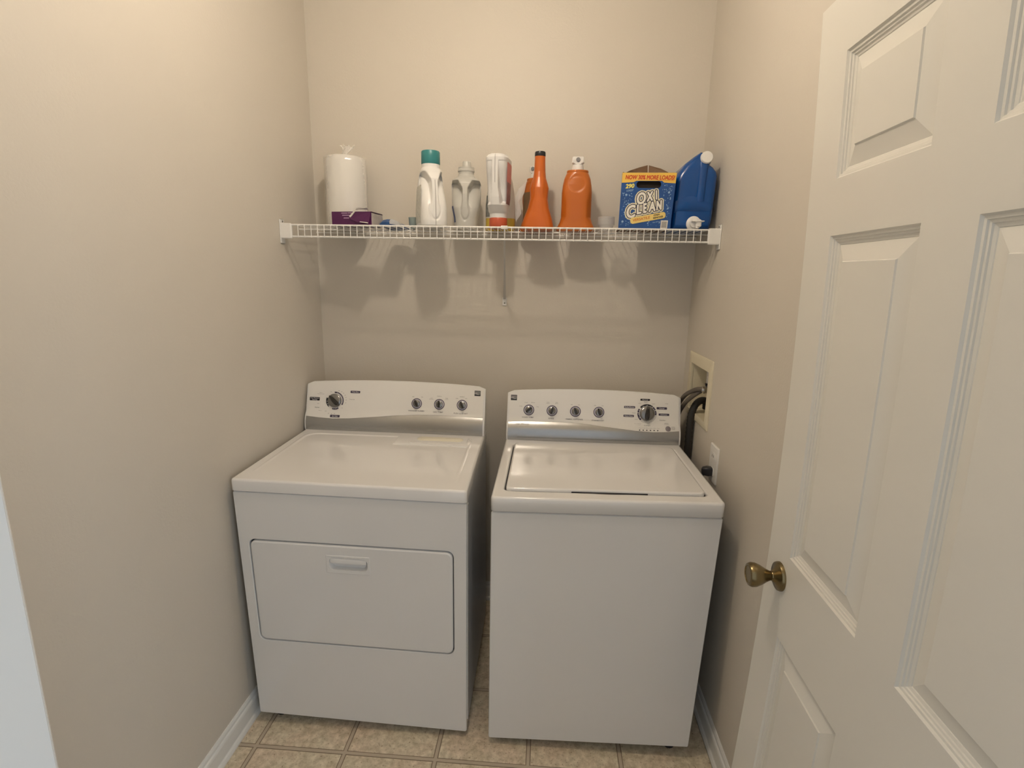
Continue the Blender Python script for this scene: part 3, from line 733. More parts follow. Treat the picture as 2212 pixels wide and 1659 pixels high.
# 2 translucent jug
bx_, by_ = .616, -.118
b2 = empty('translucent_jug', (bx_, by_, SB)); tag(b2, 'empty translucent white jug without a cap, right of the teal-capped bottle', 'jug')
tab = [(0, .036, .040, 2.4), (.005, .042, .048, 2.6), (.04, .043, .052, 2.8), (.075, .050, .058, 3.0), (.12, .0525, .060, 3.0), (.158, .0525, .056, 3.0), (.171, .049, .048, 2.6), (.182, .032, .032, 2), (.192, .0275, .0275, 2), (.212, .0275, .0275, 2)]
mk('body', bottle_body(tab, bx_, by_, math.radians(4), handle_disp(.055, .168, .044, .0130, .8)), M_clear, b2, True, 60)
g = G().lathe([(.0285, 0), (.0300, .002), (.0300, .007), (.0285, .009), (.0285, .015), (.020, .016), (.0, .016)], (bx_, by_, SB + .200), (0, 0, 1), 28); mk('neck_ring', g, M_clear, b2, True)
g = G().lathe([(.0165, 0), (.0150, .010), (.0145, .020), (.013, .0225), (0, .0225)], (bx_ + .002, by_, SB + .214), (0, 0, 1), 20); mk('pour_spout', g, M_clear, b2, True)
mk('label', onbottle(tab, bx_, by_, math.radians(4), -1, -.75, .8, .025, .08), M_blabel, b2, True, 60)

# 3 upside-down white bottle, red cap
bx_, by_ = .741, -.200; YB = math.radians(-7)
b3 = empty('stain_remover_bottle', (bx_, by_, SB)); tag(b3, 'white bottle standing upside down on its red-orange cap', 'bottle')
tab3 = [(.036, .0295, .0295, 2), (.050, .0300, .0300, 2), (.056, .033, .036, 2.3), (.075, .0345, .052, 2.6), (.10, .0365, .056, 3.2), (.15, .0375, .059, 3.4), (.20, .0385, .060, 3.6), (.226, .0385, .060, 3.6), (.234, .0335, .056, 3.0), (.237, .028, .050, 2.8)]
def inv_disp(px, z, hw, hd, py):
    t = (z - .075) / (.215 - .075)
    if t <= 0 or t >= 1: return 0
    r = .0115 * (1 + .5 * (1 - sm(.1, .45, t)))
    a = sm(r * .8, r * 1.15, abs(px)); edge = min(1, (max(0, -py) / hd) * 1.6) ** .8
    return .030 * a * edge * sm(0, .10, t) * (1 - .9 * sm(.35, 1, t)) * (1 - .3 * sm(r, hw, abs(px)))
mk('body', bottle_body(tab3, bx_, by_, YB, inv_disp), M_grey_wh, b3, True, 60)
k = cap(b3, bx_, by_, SB, .0315, .037, M_redcap); k['label'] = 'red-orange cap it stands on'
mk('label', onbottle(tab3, bx_, by_, YB, 1, -.60, .7, .150, .212), M_pink, b3, True, 60)
mk('label', onbottle(tab3, bx_, by_, YB, 1, -.55, .7, .080, .150), mat('plum_label', (.30, .17, .17), .5, noise=.9, nscale=70), b3, True, 60)
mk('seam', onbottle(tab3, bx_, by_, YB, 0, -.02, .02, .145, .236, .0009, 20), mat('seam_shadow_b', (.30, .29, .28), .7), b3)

# 4 bag / pouch with yellow base behind
bx_, by_ = .738, -.085
b4 = empty('detergent_pouch', (bx_, by_, SB)); tag(b4, 'white pouch with a yellow base and dark lettering, behind the upside-down bottle', 'pouch')
tab4 = [(0, .050, .034, 3.2), (.003, .053, .036, 3.4), (.045, .0535, .036, 3.2)]
mk('yellow_base', bottle_body(tab4, bx_, by_, 0, None, 10, 40), M_yellow, b4, True, 60)
tab4 = [(.045, .0537, .0362, 3.2), (.09, .054, .034, 3.0), (.135, .050, .026, 2.6), (.165, .044, .014, 2.2), (.185, .040, .004, 2.0)]
mk('pouch_body', bottle_body(tab4, bx_, by_, 0, None, 20, 40), mat('white_pouch_film', (.70, .67, .60), .4, noise=.06, nscale=14, bump=.5, bscale=30), b4, True, 60)
g = onbottle(tab4, bx_, by_, 0, 0, -.99, -.62, .050, .125, .0012); mk('print_block', g, M_dlabel, b4)
g = G(); pts = [(.790, -.085, 1.70), (.803, -.090, 1.735), (.832, -.082, 1.762), (.824, -.084, 1.722), (.808, -.088, 1.690), (.815, -.086, 1.65), (.795, -.084, 1.62), (.79, -.084, 1.66)]
o = [(p[0], p[1] + .0035 + .002 * (i % 2), p[2]) for i, p in enumerate(pts)]; ctr = [(.803, -.092, 1.69), (.803, -.082, 1.69)]
V = pts + o + ctr; n = len(pts); F = [(i, (i + 1) % n, 2 * n) for i in range(n)] + [(n + i, n + (i + 1) % n, 2 * n + 1) for i in range(n)] + [(i, (i + 1) % n, n + (i + 1) % n, n + i) for i in range(n)]
g.add(V, F); mk('torn_flap', g, M_film2, b4)

# 5 & 6 orange bottles with white spouts; front one and the one behind
def spout_bottle(x, y, yaw, m, label, s=1.0):
    r = empty('cleaner_bottle', (x, y, SB)); tag(r, label, 'bottle')
    tb = [(0, .066, .036, 3), (.004, .069, .038, 3), (.012, .066, .0375, 3), (.030, .057, .036, 3), (.045, .053, .0355, 3), (.090, .0525, .0355, 3), (.130, .0525, .035, 3), (.155, .0500, .034, 2.8), (.175, .0460, .032, 2.6), (.190, .0400, .029, 2.3), (.196, .0370, .028, 2.1), (.199, .0380, .0285, 2.1), (.203, .0370, .028, 2.1), (.2035, .030, .024, 2)]
    tb = [(a * s, b * s, c * s, e) for a, b, c, e in tb]
    def dp(px, z, hw, hd, py):
        t = z / s; q = abs(px) / hw; edge = (max(0, -py) / hd) ** .6
        dent = .0022 * (1 - sm(.55, .80, math.hypot(px / .042, (t - .158) / .042))) * .9
        side = .008 * sm(.62, .95, q) * sm(.030, .05, t) * (1 - sm(.085, .125, t))
        return (dent + side) * edge * s
    mk('body', bottle_body(tb, x, y, yaw, dp), m, r, True, 55)
    g = G().lathe([(.0205 * s, 0), (.0210 * s, .003), (.0185 * s, .018 * s), (.0165 * s, .020 * s), (0, .020 * s)], (x, y, SB + .2030 * s), (0, 0, 1), 24); mk('collar', g, M_white_pl, r, True)
    c, q = math.cos(yaw), math.sin(yaw)
    g = G(lambda p: (x + p[0] * c - p[1] * q, y + p[0] * q + p[1] * c, p[2]))
    z = SB + .223 * s
    g.loft([[(u_, v_, z + dz) for u_, v_ in rrect(-hw_, hw_, -.017, .014, .006, 4)] for dz, hw_ in ((0, .013 * s), (.003, .015 * s), (.005, .021 * s), (.021 * s, .0205 * s), (.024 * s, .019 * s))])
    sp_ = mk('spout', g, M_white_pl, r, True, 50)
    nz = Vector((q, -c, 0)); o = Vector((x, y, z + .014)) + nz * .0165
    mk('nozzle', G().lathe([(.0072, 0), (.0072, .003), (.006, .004), (0, .0042)], o, nz, 16), mat('grey_nozzle', (.22, .22, .23), .4), sp_, True)
    return r, tb
spout_bottle(1.012, -.140, math.radians(-2), M_orange2, 'orange bottle with a white spout and grey nozzle dot, left of the clear cup')
r6, tb6 = spout_bottle(.8640, -.066, math.radians(-38), M_orange2, 'orange bottle with white spout half hidden behind the black-capped orange jug', .93)
mk('label', onbottle(tb6, .8640, -.066, math.radians(-38), 0, -.62, .55, .035, .140, .0014, 12), mat('dark_picture_label', (.16, .10, .05), .4, noise=.7, nscale=22), r6, True, 60)

# 7 orange jug, black cap
bx_, by_ = .876, -.158
b7 = empty('orange_jug', (bx_, by_, SB)); tag(b7, 'orange plastic jug with a long tapering neck and black cap', 'jug')
tab7 = [(0, .053, .036, 2.6), (.004, .0575, .039, 2.8), (.012, .0570, .039, 2.8), (.040, .0495, .038, 2.8), (.075, .0370, .036, 2.7), (.105, .0310, .034, 2.6), (.130, .0320, .033, 2.5), (.142, .0330, .032, 2.4), (.155, .0295, .029, 2.3), (.175, .0225, .024, 2.1), (.195, .0200, .0205, 2), (.228, .0185, .0185, 2), (.246, .0182, .0182, 2)]
YC = math.radians(-6)
def sk(g): 
    h_ = G(); h_.f = g.f; h_.m = g.m
    h_.v = [(p[0] - .003 * (1 - sm(0, .12, p[2] - SB)) + 0.004, p[1], p[2]) for p in g.v]; return h_
def gd(px, z, hw, hd, py):
    t = (z - .10) / .08
    if t < 0 or t > 1: return 0
    a = sm(.012, .024, abs(px - .002)); return .008 * a * math.sin(PI * t) * (max(0, -py) / hd)
mk('body', sk(bottle_body(tab7, bx_, by_, YC, gd)), M_orange, b7, True, 60)
cap(b7, bx_ + .004, by_, SB + .245, .0188, .0165, M_blk)['label'] = 'black screw cap'

# 8 clear cup, 9 grey-green cup
def cup(x, y, prof, m, label, name='measuring_cup'):
    n = len(prof); inner = [(max(r - .0016, 0), h + (.002 if i == 0 else 0)) for i, (r, h) in enumerate(prof)]
    g = G().lathe([(0, 0)] + prof + inner[::-1] + [(0, .002)], (x, y, SB), (0, 0, 1), 28); o = mk(name, g, m, None, True, 35); return tag(o, label, 'cup')
cup(1.116, -.170, [(.0235, 0), (.0245, .002), (.0270, .019), (.0300, .0195), (.0305, .020), (.0305, .047)], M_cup, 'small clear measuring cup on the shelf, left of the blue powder box')
cup(.4290, -.150, [(.014, 0), (.0155, .002), (.0180, .038), (.0185, .040)], M_cup2, 'small grey-green cap left of the teal-capped white bottle', 'bottle_cap')

# ------------------------------------------------------------------ powder box
BXW, BXH, BXD = .1785, .1870, .125; KX, KZB = .168 / .1785, .176 / .187
bx0, bx1 = 1.1500, 1.1500 + .168
yF = -.268; tk = .0012
box = empty('powder_box', ((bx0 + bx1) / 2, yF + BXD / 2, SB)); tag(box, 'blue powder box with a yellow banner, handle slot and open torn top', 'box')
# small lean: wider at the top
def bf(a, b, off=0.0):   # a from left, b up, off toward viewer
    q = b / BXH; return (bx0 - .003 + .003 * q + a * KX * (1 + .035 * q), yF - off - .004 * (a / BXW), SB + b * KZB)
g = G()
sl0, sl1, sh0, sh1 = .0500, .1315, .1365, .1590
outer = rrect(0, BXW, 0, BXH, .0005, 5); slot = rrect(sl0, sl1, sh0, sh1, .0105, 5)
g.loft([[bf(x, z, 0) for x, z in outer], [bf(x, z, 0) for x, z in slot], [bf(x, z, -tk) for x, z in slot], [bf(x, z, -tk) for x, z in outer]], closed=True)
mk('front_panel', g, M_boxblue, box)
def wall_(p, q, name, m):   # p, q = plan points
    g = G(); d = (Vector(q) - Vector(p)).normalized(); n = Vector((-d.y, d.x, 0)) * tk
    g.loft([[(a.x, a.y, SB), (a.x, a.y, SB + (BXH * KZB)), ((a + n).x, (a + n).y, SB + (BXH * KZB)), ((a + n).x, (a + n).y, SB)] for a in (Vector(p), Vector(q))]); return mk(name, g, m, box)
A = Vector((bx0 + .0005, yF + tk, 0)); B = Vector((bx0 + (BXW * KX) - .001, yF - .003 + tk, 0)); D2 = Vector((0.004, BXD, 0))
wall_(B, B + D2, 'side_panel', M_boxblue); A2 = A + Vector((.030, BXD, 0)); wall_(A2, A, 'side_panel', M_boxblue); wall_(B + D2, A2, 'back_panel', M_boxblue)
g = G(); g.box(bx0 + .002, bx0 + (BXW * KX) - .004, yF + .002, yF + BXD, SB, SB + .001); mk('bottom', g, M_card, box)
g = G(); g.box(bx0 + .004, bx0 + .160, yF + .009, yF + .010, SB + .115, SB + .172); mk('slot_shade_card', g, mat('slot_shade', (.02, .014, .01), .9), box)
# above: near-black card painting the shade inside the slot; below: flaps
def thin(P, m, name, n=(0, .0012, 0)):
    g = G(); g.loft([[tuple(Vector(p)) for p in P], [tuple(Vector(p) + Vector(n)) for p in P]]); return mk(name, g, m, box)
zt = SB + (BXH * KZB)
xm = bx0 + (BXW * KX) * .545
thin([(bx0 + .001, yF + .020, zt - .003), (xm - .001, yF + .050, zt + .0005), (xm - .002, yF + .058, zt + .0340), (xm - .030, yF + .050, zt + .0255), (bx0 + .030, yF + .028, zt + .0120)], M_card, 'flap')
thin([(xm + .001, yF + .050, zt + .0005), (bx0 + (BXW * KX) - .002, yF + .020, zt - .003), (bx0 + (BXW * KX) - .020, yF + .026, zt + .0080), (xm + .038, yF + .044, zt + .0215), (xm + .022, yF + .052, zt + .0270), (xm + .002, yF + .058, zt + .0335)], M_card, 'flap')
thin([(bx0 + .001, yF + .002, zt), (bx0 + .030, yF + BXD, zt), (bx0 + .032, yF + BXD, zt + .002), (bx0 + .004, yF + .004, zt + .0025)], M_card, 'flap', (.0012, 0, 0))
thin([(bx0 + (BXW * KX) - .002, yF + .002, zt - .001), (bx0 + (BXW * KX) + .002, yF + BXD, zt - .001), (bx0 + (BXW * KX) + .002, yF + BXD, zt + .002), (bx0 + (BXW * KX) - .003, yF + .004, zt + .002)], M_card, 'flap', (.0012, 0, 0))
# printing
g = G()
bandP = [(.0006, .1535), (.0895, .1575 + .003), (BXW - .0006, .1535), (BXW - .0006, BXH - .0005), (.0006, BXH - .0005)]
P_ = [(.0006, .1535), (.04, .1555), (.0485, .1600), (.133, .1600), (.14, .1545), (BXW - .0006, .1520), (BXW - .0006, BXH - .0005), (.0006, BXH - .0005)]
g.add([bf(x, z, .0003) for x, z in P_], [tuple(range(len(P_)))])
g.add([bf(x, z, .0004) for x, z in rrect(0, .001, 0, .001, .0002, 1)], [])
mk('yellow_banner', g, M_boxyel, box)
bt = G(); g = bt
P_ = [(.118, .1605), (.1715, .1598), (.1715, .1606), (.118, .1613)]; g.add([bf(x, z, .0006) for x, z in P_], [(0, 1, 2, 3)]); BANNER = g
# bubbles
rb = random.Random(3)
def bold_text(g, t_, a, b, rad, off, n=8, **k):
    for i in range(n): put_text(g, t_, a + rad * math.cos(2 * PI * i / n), b + rad * math.sin(2 * PI * i / n), bf, off=off + i * 1e-6, **k)
def disc(cx, cy, r, off, n=10): g.add([bf(cx + r * math.cos(2 * PI * k / n), cy + r * math.sin(2 * PI * k / n), off) for k in range(n)], [tuple(range(n))])
bold_text(BANNER, 'NOW 30% MORE LOADS!', .0925, .1712, .0007, .0006, 8, h=.0135, width=.160, shear=.12, rot=-.008); mk('banner_words', BANNER, M_boxred, box)
g = G()
for k in range(150):
    side = rb.random()
    if side < .4: cx, cy = rb.uniform(.004, .040), rb.uniform(.012, .120)
    elif side < .75: cx, cy = rb.uniform(.140, .172), rb.uniform(.035, .148)
    elif side < .9: cx, cy = rb.uniform(.02, .145), rb.uniform(.010, .040)
    else: cx, cy = rb.uniform(.05, .16), rb.uniform(.110, .135)
    disc(cx, cy, rb.choice((.0006, .0008, .0010, .0014, .0016)), .00028 + k * 1e-7)
for cx, cy, r in ((.0190, .1140, .0036), (.0130, .0250, .0038), (.1600, .1225, .0036), (.1630, .0700, .0026), (.030, .085, .0022), (.100, .0200, .0025)): disc(cx, cy, r, .00035, 14)
for k in range(12):
    a = rb.uniform(.135, .168); b = rb.uniform(.125, .150); g.add([bf(a, b, .0003), bf(a + .0009, b - .0004, .0003), bf(a + .003, b + .005, .0003)], [(0, 1, 2)])
mk('bubble_print', g, M_bubble, box)['kind'] = 'stuff'
RT = .20
words = [('O', .0700, .1030, .0370, .0285), ('X', .0980, .1095, .0290, .0210), ('I', .1190, .1145, .0290, .0030), ('C', .0400, .0590, .0400, .0300)]
for t_, o_, w_ in (('L', -.0350, .0130), ('E', -.0135, .0125), ('A', .0090, .0205), ('N', .0340, .0185)): words.append((t_, .0985 + o_ * math.cos(.2), .0735 + o_ * math.sin(.2), .0300, w_))
def logo_layer(mname, m, bold, off, name):
    g = G()
    for s_, a, b, h_, w_ in words:
        for rr_, n_ in (((bold, 32), (bold * .6, 18), (bold * .25, 8)) if bold > .003 else ((bold, 10), (bold * .4, 5))): bold_text(g, s_, a, b, rr_, off + rr_ * .001, n_, h=h_, width=w_, shear=.22, rot=RT)
    return mk(name, g, m, box)
logo_layer('', M_cream_p, .0080, .0005, 'logo_glow'); logo_layer('', M_navy, .0042, .0008, 'logo_outline')
logo_layer('', M_wht_p, .0017, .0011, 'logo_letters')
g = G(); cr, sr = math.cos(.19), math.sin(.19)
def tilt(cx, cy, P): return [(cx + x * cr - y * sr, cy + x * sr + y * cr) for x, y in P]
g.add([bf(x, z, .0012) for x, z in tilt(.0985, .0370, rrect(-.0600, .0600, -.0100, .0115, .009, 5))], [tuple(range(24))]); mk('tagline_plate', g, mat('pale_yellow_print', (.78, .60, .20), .4), box)
g = G(); bold_text(g, 'VERSATILE', .0770, .0345, .0003, .0014, 4, h=.0085, width=.058, shear=.15, rot=.19)
mk('tagline_word', g, mat('orange_red_print', (.60, .17, .02), .4), box)
g = G(); bold_text(g, 'STAIN', .1270, .0480, .0003, .0014, 4, h=.0055, width=.020, shear=.15, rot=.19); bold_text(g, 'REMOVER', .1330, .0400, .0003, .0014, 4, h=.0055, width=.033, shear=.15, rot=.19)
mk('tagline_word', g, M_blk, box)
g = G(); put_text(g, 'LOADS*', .0300, .1285, bf, h=.0060, width=.023, bold=.02, shear=.2, rot=.08, off=.0006); put_text(g, 'New Lift Away Power!', .1370, .0262, bf, h=.0040, width=.042, bold=.01, shear=.15, rot=.17, off=.0006)
put_text(g, 'NET WT 11.6 LB', .1150, .0025, bf, h=.0022, width=.028, off=.0006)
mk('small_words', g, M_bubble, box)
g = G(); bold_text(g, '290', .0285, .1430, .0009, .0006, 8, h=.0130, width=.028, shear=.15, rot=.08); mk('count_number', g, mat('bright_yellow_print', (.80, .72, .16), .4), box)
g = G(); g.add([bf(x, z, .0006) for x, z in rrect(.1445, .1680, .0020, .0300, .0003, 1)], [tuple(range(8))]); mk('white_patch', g, M_wht_p, box)
g = G()
for k in range(9): z = .0060 + k * .0023; g.add([bf(x, zz_, .0009) for x, zz_ in ((.1475, z), (.1650, z), (.1650, z + .0013), (.1475, z + .0013))], [(0, 1, 2, 3)])
mk('fine_lines', g, M_print_g, box)

# ------------------------------------------------------------------ blue jug
JY0, JY1 = -.250, -.060
jb = empty('water_jug', (1.385, -.16, SB)); tag(jb, 'blue plastic jug with white cap and white spigot near the right wall', 'jug')
def jx(px): return 1.3256 + (px - 95) * .000222     # zoomed outline to metres
def jz(py): return SB + (1225 - py) * .000222
out_px = [(100, 1225), (90, 1180), (88, 900), (92, 700), (98, 560), (112, 470), (150, 390), (240, 270), (340, 190), (450, 110), (520, 130), (565, 200), (580, 280), (640, 320), (690, 380), (712, 440), (708, 600), (700, 800), (690, 1000), (675, 1130), (655, 1200), (640, 1225)]
pts = [Vector((jx(a), 0, jz(b))) for a, b in out_px]
cxm = Vector((jx(395), 0, jz(700)))
def jring(y, k, zl=True):
    R = []
    for p in pts:
        d = p - cxm; L_ = d.length; q = cxm + d * max(0, (L_ - k) / L_); q.z = max(q.z, SB + .0); R.append((q.x + (y - JY0) * .02, y, q.z))
    return R
g = G(); rr_ = []
for y, k in ((JY0, .022), (JY0 + .003, .012), (JY0 + .009, .005), (JY0 + .02, .001), (JY0 + .03, 0), (JY1 - .03, 0), (JY1 - .01, .004), (JY1, .015)): rr_.append(jring(y, k))
g.loft(rr_)
jbody = mk('body', g, M_jug, jb, True, 55)
# raised grip column running down from the neck, and moulded swells on the face
g = G(); rows = []
for t in range(17):
    q = t / 16; z = jz(250) + (jz(930) - jz(250)) * q; xc = jx(490 - 22 * q); hw_ = (.0150 - .002 * math.sin(PI * q)); pr = .009 * (1 - sm(.75, 1, q)) * (.55 + .45 * sm(0, .15, q)) + .001
    rows.append([(xc + hw_ * math.cos(a), JY0 + .004 - pr * max(0, math.sin(a)) ** .8, z) for a in [PI - PI * k / 10 for k in range(11)]])
g.strip(rows); mk('grip', g, M_jug, jb, True, 60)
g = G(); rows = []
for t in range(13):
    q = t / 12; xc = jx(120) + (jx(640) - jx(120)) * q; z = jz(850) + .020 * math.sin(PI * min(1, q * 1.15)); z2 = jz(980) + .004 * math.sin(PI * q)
    rows.append([(xc, JY0 + .002, z + .008), (xc, JY0 - .004 * math.sin(PI * q) + .001, z), (xc, JY0 - .0045 * math.sin(PI * q), z2 + .006), (xc, JY0 + .003, z2)])
g.strip(rows); mk('swell', g, M_jug, jb, True, 60)
nk = Vector((jx(508), JY0 + .020, jz(225))); na = Vector((.05, -1, .18)).normalized()
g = G().lathe([(.0280, -.060), (.0250, -.020), (.0225, 0), (.0185, .008), (.0185, .014)], nk, na, 28); mk('neck', g, M_jug, jb, True, 60)
g = G().lathe([(.0190, .013), (.0195, .015), (.0192, .026), (.0175, .028), (0, .0282)], nk, na, 28); k = mk('cap', g, M_white_pl, jb, True, 40); k['label'] = 'white screw cap'
sc = Vector((jx(405), JY0 + .002, jz(1128)))
g = G().lathe([(.0235, -.004), (.0235, .004), (.0200, .007), (.0150, .008), (.0140, .018), (0, .018)], sc, (0, -1, 0), 28); spg = mk('spigot', g, M_white_pl, jb, True, 40); spg['label'] = 'white push spigot'
g = G(); g.bbox(sc.x + .002, sc.x + .020, sc.y - .030, sc.y - .012, sc.z - .014, sc.z + .012, .004); g.bbox(sc.x - .012, sc.x + .028, sc.y - .034, sc.y - .016, sc.z + .003, sc.z + .007, .0015)
g.lathe([(.0062, 0), (.0058, .020), (0, .020)], (sc.x + .008, sc.y - .022, sc.z - .016), (0, 0, 1), 14); mk('spout', g, M_white_pl, spg, True, 40)

# ------------------------------------------------------------------ paper towel roll in film
tx_, ty_ = .1640, -.0925; TR = .0690; THh = .246
pt_ = empty('paper_towel_roll', (tx_, ty_, SB)); tag(pt_, 'paper towel roll in clear wrap standing at the left end of the shelf', 'paper towels')
def wr_(r, k, h): return r
g = G(); rows = []
prof = [(.066, 0), (.070, .003), (.0715, .02), (.0720, .12), (.0718, .234), (.0705, .2475), (.066, .2505), (.022, .2515), (.020, .243), (0, .243)]
g.lathe(prof, (tx_, ty_, SB), (0, 0, 1), 40); mk('roll', g, M_paper, pt_, True, 50)
g = G(); n = 60; rings = []
rf = random.Random(5)
for z, r in ((.001, .068), (.01, .0735), (.04, .0745), (.07, .0742), (.10, .0748), (.13, .0744), (.16, .0748), (.20, .0745), (.230, .0742), (.249, .0735), (.2535, .066), (.2550, .050), (.2560, .030), (.258, .014), (.268, .009), (.284, .014), (.293, .021)):
    R = []
    for k in range(n):
        t = 2 * PI * k / n; am = .0014 if z < .25 else .004 * r / .02 if z > .263 else .0012
        q = r + am * math.sin(7 * t + 28 * z) * .6 + am * math.sin(13 * t - 55 * z) * .5
        if z > .274: q *= (1 + .35 * math.sin(3 * t))
        R.append((tx_ + q * 1.03 * math.cos(t) + (.010 if z > .274 else 0), ty_ + q * math.sin(t) * (.4 if z > .274 else 1), SB + z + (.004 * math.sin(5 * t) if z > .28 else 0)))
    rings.append(R)
g.loft(rings, cap1=False); mk('plastic_wrap', g, M_film, pt_, True, 60)

# ------------------------------------------------------------------ purple carton with torn flap
PA = math.radians(-7)
def pbx(p):
    c, s = math.cos(PA), math.sin(PA); return (.171 + p[0] * c - p[1] * s, -.258 + p[0] * s + p[1] * c, SB + p[2])
pb = empty('small_carton', pbx((.07, .045, 0))); pb.location.z = SB; tag(pb, 'flat purple cardboard carton with a torn open end flap, beside the paper towels', 'carton')
PW, PD, PH = .146, .088, .0445
g = G(pbx); g.box(0, PW, 0, PD, 0, .001); g.box(0, PW, 0, .001, .001, PH); g.box(0, PW, PD - .001, PD, .001, PH); g.box(0, .001, .001, PD - .001, .001, PH); g.box(0, PW, 0, PD, PH, PH + .001)
mk('carton_body', g, M_purple, pb)
g = G(pbx); g.loft([[(PW - .010, .002, .001), (PW - .010, .002, PH), (PW + .001, .006, PH - .003), (PW + .003, .006, .002)], [(PW - .002, PD - .002, .001), (PW - .002, PD - .002, PH), (PW + .002, PD - .004, PH - .005), (PW + .003, PD - .002, .004)]]); mk('end_panel', g, M_greycard, pb)
g = G(pbx)
P = [(.066, -.0030, .030), (.094, -.006, .055), (.100, -.005, .058), (.128, .010, .0585), (.126, .020, .0545), (.100, .004, .0545), (.092, -.002, .050), (.070, -.0015, .026)]
g.loft([P, [(x, y + .001, z - .001) for x, y, z in P]]); mk('torn_flap', g, M_wht_p, pb)
g = G(pbx); P = [(.066, -.0012, .027), (.098, -.0012, .0445), (.145, -.0012, .0445), (.140, -.0060, .010), (.108, -.0075, .007), (.070, -.0040, .020)]
g.loft([P, [(x, y + .001, z) for x, y, z in P]]); fp = mk('side_flap', g, M_purple, pb)
g = G(pbx); P = [(.076, -.0082, .0105), (.108, -.0092, .0062), (.106, -.0092, .0095), (.078, -.0082, .0125)]
g.loft([[(x + .03, y, z) for x, y, z in P], [(x + .03, y + .001, z) for x, y, z in P]]); mk('torn_edge', g, M_wht_p, pb)
g = G(pbx)
for a0, a1, b in ((.036, .058, .0405), (.060, .082, .0410), (.039, .078, .0335), (.044, .064, .0245)): g.add([(a0, -.0006, b - .0015), (a1, -.0006, b - .0015), (a1 + .001, -.0006, b + .0015), (a0 + .001, -.0006, b + .0015)], [(0, 1, 2, 3)])
mk('printed_lines', g, mat('lilac_print', (.42, .28, .42), .5), pb)

# small blue bag
def hull_blob(name, cx, cy, a, b, c, m, label, cat, seed=1):
    r = random.Random(seed); g = G(); rings = []
    for i in range(9):
        ph = PI * i / 8; z = c * (1 - math.cos(ph)) / 2; rr = math.sin(ph) ** .55 if 0 < i < 8 else .15
        rings.append([(cx + a * rr * math.cos(2 * PI * k / 14) * (1 + .12 * r.uniform(-1, 1)), cy + b * rr * math.sin(2 * PI * k / 14) * (1 + .12 * r.uniform(-1, 1)), SB + z * (1 + (.06 * r.uniform(-1, 1) if i > 2 else 0))) for k in range(14)])
    g.loft(rings); o = mk(name, g, m, None); return tag(o, label, cat)
bb = empty('sponge_pack', (.372, -.16, SB)); tag(bb, 'small blue plastic package lying between the purple carton and grey cap', 'package')
g = G(); rows = []
for i, (x, hgt) in enumerate(((.330, .014), (.338, .024), (.352, .027), (.368, .026), (.382, .020), (.395, .012), (.402, .004))):
    rows.append([(x, -.232, SB), (x, -.236, SB + hgt * .6), (x, -.215, SB + hgt), (x, -.100, SB + hgt * .95), (x, -.070, SB + hgt * .5), (x, -.072, SB)])
g.loft(rows); mk('wrapper', g, mat('blue_wrapper', (.03, .10, .28), .35, noise=.5, nscale=50), bb)
g = G(); rows = []
for i, (x, hgt) in enumerate(((.366, .0275), (.380, .022), (.392, .0155), (.400, .008))):
    rows.append([(x, -.238, SB + hgt * .35), (x, -.237, SB + hgt * .7), (x, -.215, SB + hgt + .0012), (x, -.180, SB + hgt + .0008)])
g.strip(rows); mk('white_corner', g, mat('pale_wrapper', (.40, .42, .45), .4, noise=.3, nscale=60), bb)

# ------------------------------------------------------------------ washer outlet box, hoses
ob = empty('washer_outlet_box', (W, (by0 + by1) / 2, bz0)); tag(ob, 'recessed cream plastic washer outlet box in the right wall', 'outlet box')
def ry(x, P): return [(x, y, z) for y, z in P]
g = G(); o0 = (by0 - .030, by1 + .030, bz0 - .024, bz1 + .040)
g.loft([ry(W - .0002, rrect(*o0, .003, 3)), ry(W - .004, rrect(*o0, .003, 3)), ry(W - .0055, inset_rr(*o0, .003, .003, 3)), ry(W - .0055, rrect(by0 + .001, by1 - .001, bz0 + .001, bz1 - .001, .002, 3)), ry(W + .004, rrect(by0 + .001, by1 - .001, bz0 + .001, bz1 - .001, .002, 3))], cap0=False, cap1=False)
mk('frame', g, M_box_pl, ob, True, 30)
g = G(); g.loft([ry(W + .003, rrect(by0 + .001, by1 - .001, bz0 + .001, bz1 - .001, .002, 3)), ry(W + .085, rrect(by0 + .001, by1 - .001, bz0 + .001, bz1 - .001, .002, 3))], cap0=False, cap1=True)
mk('back_box', g, M_box_pl, ob, flip=False)
for yy in (-.268, -.238):
    g = G(); g.lathe([(.0085, 0), (.0085, .045)], (W + .022, yy, 1.070), (0, 0, 1), 14); g.lathe([(.011, 0), (.011, .020), (.007, .022), (.007, .034)], (W + .022, yy, 1.036), (0, 0, 1), 14); g.lathe([(.009, 0), (.009, .030)], (W + .030, yy, 1.046), (-1, 0, -.1), 12)
    v = mk('valve', g, M_pipe, ob, True); g = G(); g.bbox(W + .012, W + .032, yy - .006, yy + .006, 1.058, 1.066, .001); mk('valve_handle', g, M_blk, v)
def hose(name, P, r, m, label, cat='hose', corr=False, group=None):
    Q = catmull(P, 8); rr = [r * (1 + (.05 if i % 2 else -.05)) for i in range(len(Q))] if corr else r
    o = mk(name, G().tube(Q, rr, 12), m, None, True, 60); tag(o, label, cat, group); return o
def coup(parent, p, d, r, L_, m=M_pipe):
    mk('coupling', G().lathe([(r * .9, 0), (r, .002), (r, L_ - .002), (r * .8, L_)], p, d, 12), m, parent, True)
h1 = hose('supply_hose', [(W + .010, -.266, 1.047), (1.462, -.250, 1.046), (1.445, -.222, 1.030), (1.436, -.170, 1.000), (1.434, -.110, .950), (1.436, -.055, .880), (1.436, -.050, .800)], .0078, M_hose, 'upper of two brown-grey hoses curving from the outlet box to the washer')
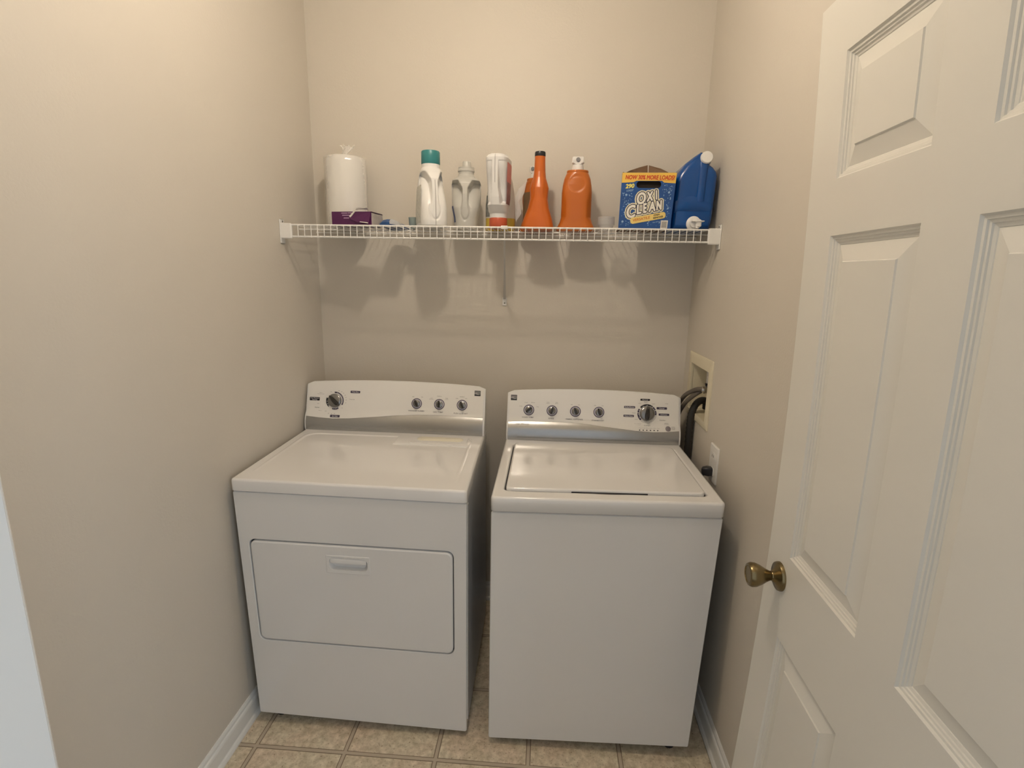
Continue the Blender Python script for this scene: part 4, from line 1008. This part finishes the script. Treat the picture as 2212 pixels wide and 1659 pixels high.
coup(h1, (W + .012, -.2665, 1.047), (-1, .25, 0), .0105, .018)
h2 = hose('supply_hose', [(W + .012, -.236, 1.043), (1.462, -.240, 1.029), (1.447, -.225, 1.010), (1.438, -.180, .975), (1.436, -.120, .92), (1.452, -.055, .860), (1.456, -.050, .790)], .0078, M_hose, 'lower of two brown-grey hoses curving from the outlet box to the washer')
coup(h2, (W + .016, -.236, 1.044), (-1, -.1, -.25), .0105, .018)
hose('drain_hose', [(W + .045, -.165, .955), (W + .040, -.170, .985), (W + .015, -.185, .988), (1.4705, -.198, .972), (1.4600, -.200, .935), (1.4580, -.200, .880), (1.4585, -.200, .800), (1.4585, -.190, .650), (1.4585, -.170, .500)], .0125, M_black, 'thick black drain hose hanging from the outlet box behind the washer', corr=True)

# electrical outlet and plug
oy0, oy1, oz0, oz1 = -.487, -.412, .783, .905
ol = empty('wall_outlet', (W, (oy0 + oy1) / 2, oz0)); tag(ol, 'white wall outlet plate on the right wall behind the washer', 'outlet')
g = G(); g.loft([ry(W - .0002, rrect(oy0, oy1, oz0, oz1, .004, 3)), ry(W - .0035, rrect(oy0, oy1, oz0, oz1, .004, 3)), ry(W - .0055, inset_rr(oy0, oy1, oz0, oz1, .004, .003, 3))]); mk('cover_plate', g, M_outlet, ol, True, 30)
for zc in (.868, .818):
    g = G(); yc = (oy0 + oy1) / 2; g.loft([ry(W - .005, rrect(yc - .017, yc + .017, zc - .014, zc + .014, .010, 5)), ry(W - .0072, rrect(yc - .016, yc + .016, zc - .013, zc + .013, .009, 5))]); rc = mk('receptacle', g, M_outlet, ol, True, 30)
    g = G()
    for dy_ in (-.006, .006): g.box(W - .0076, W - .0070, yc + dy_ - .0012, yc + dy_ + .0012, zc - .002, zc + .006)
    mk('slots', g, M_blk, rc)
pg = empty('power_plug', (W - .007, -.4495, .810)); tag(pg, 'black power plug with its cord in the lower wall socket', 'plug')
g = G(); g.loft([[(W - .0076 - dx, -.4495 + a, .818 + b) for a, b in rrect(-h_, h_, -v_, v_, .006, 4)] for dx, h_, v_ in ((0, .013, .014), (.012, .0135, .015), (.026, .010, .013), (.030, .006, .009))]); mk('plug_body', g, M_blk, pg, True, 40)
mk('cord', G().tube(catmull([(W - .030, -.4495, .812), (W - .034, -.448, .795), (W - .030, -.440, .760), (W - .028, -.40, .66), (W - .028, -.34, .50), (W - .03, -.3, .30)], 6), .0035, 8), M_blk, pg, True)
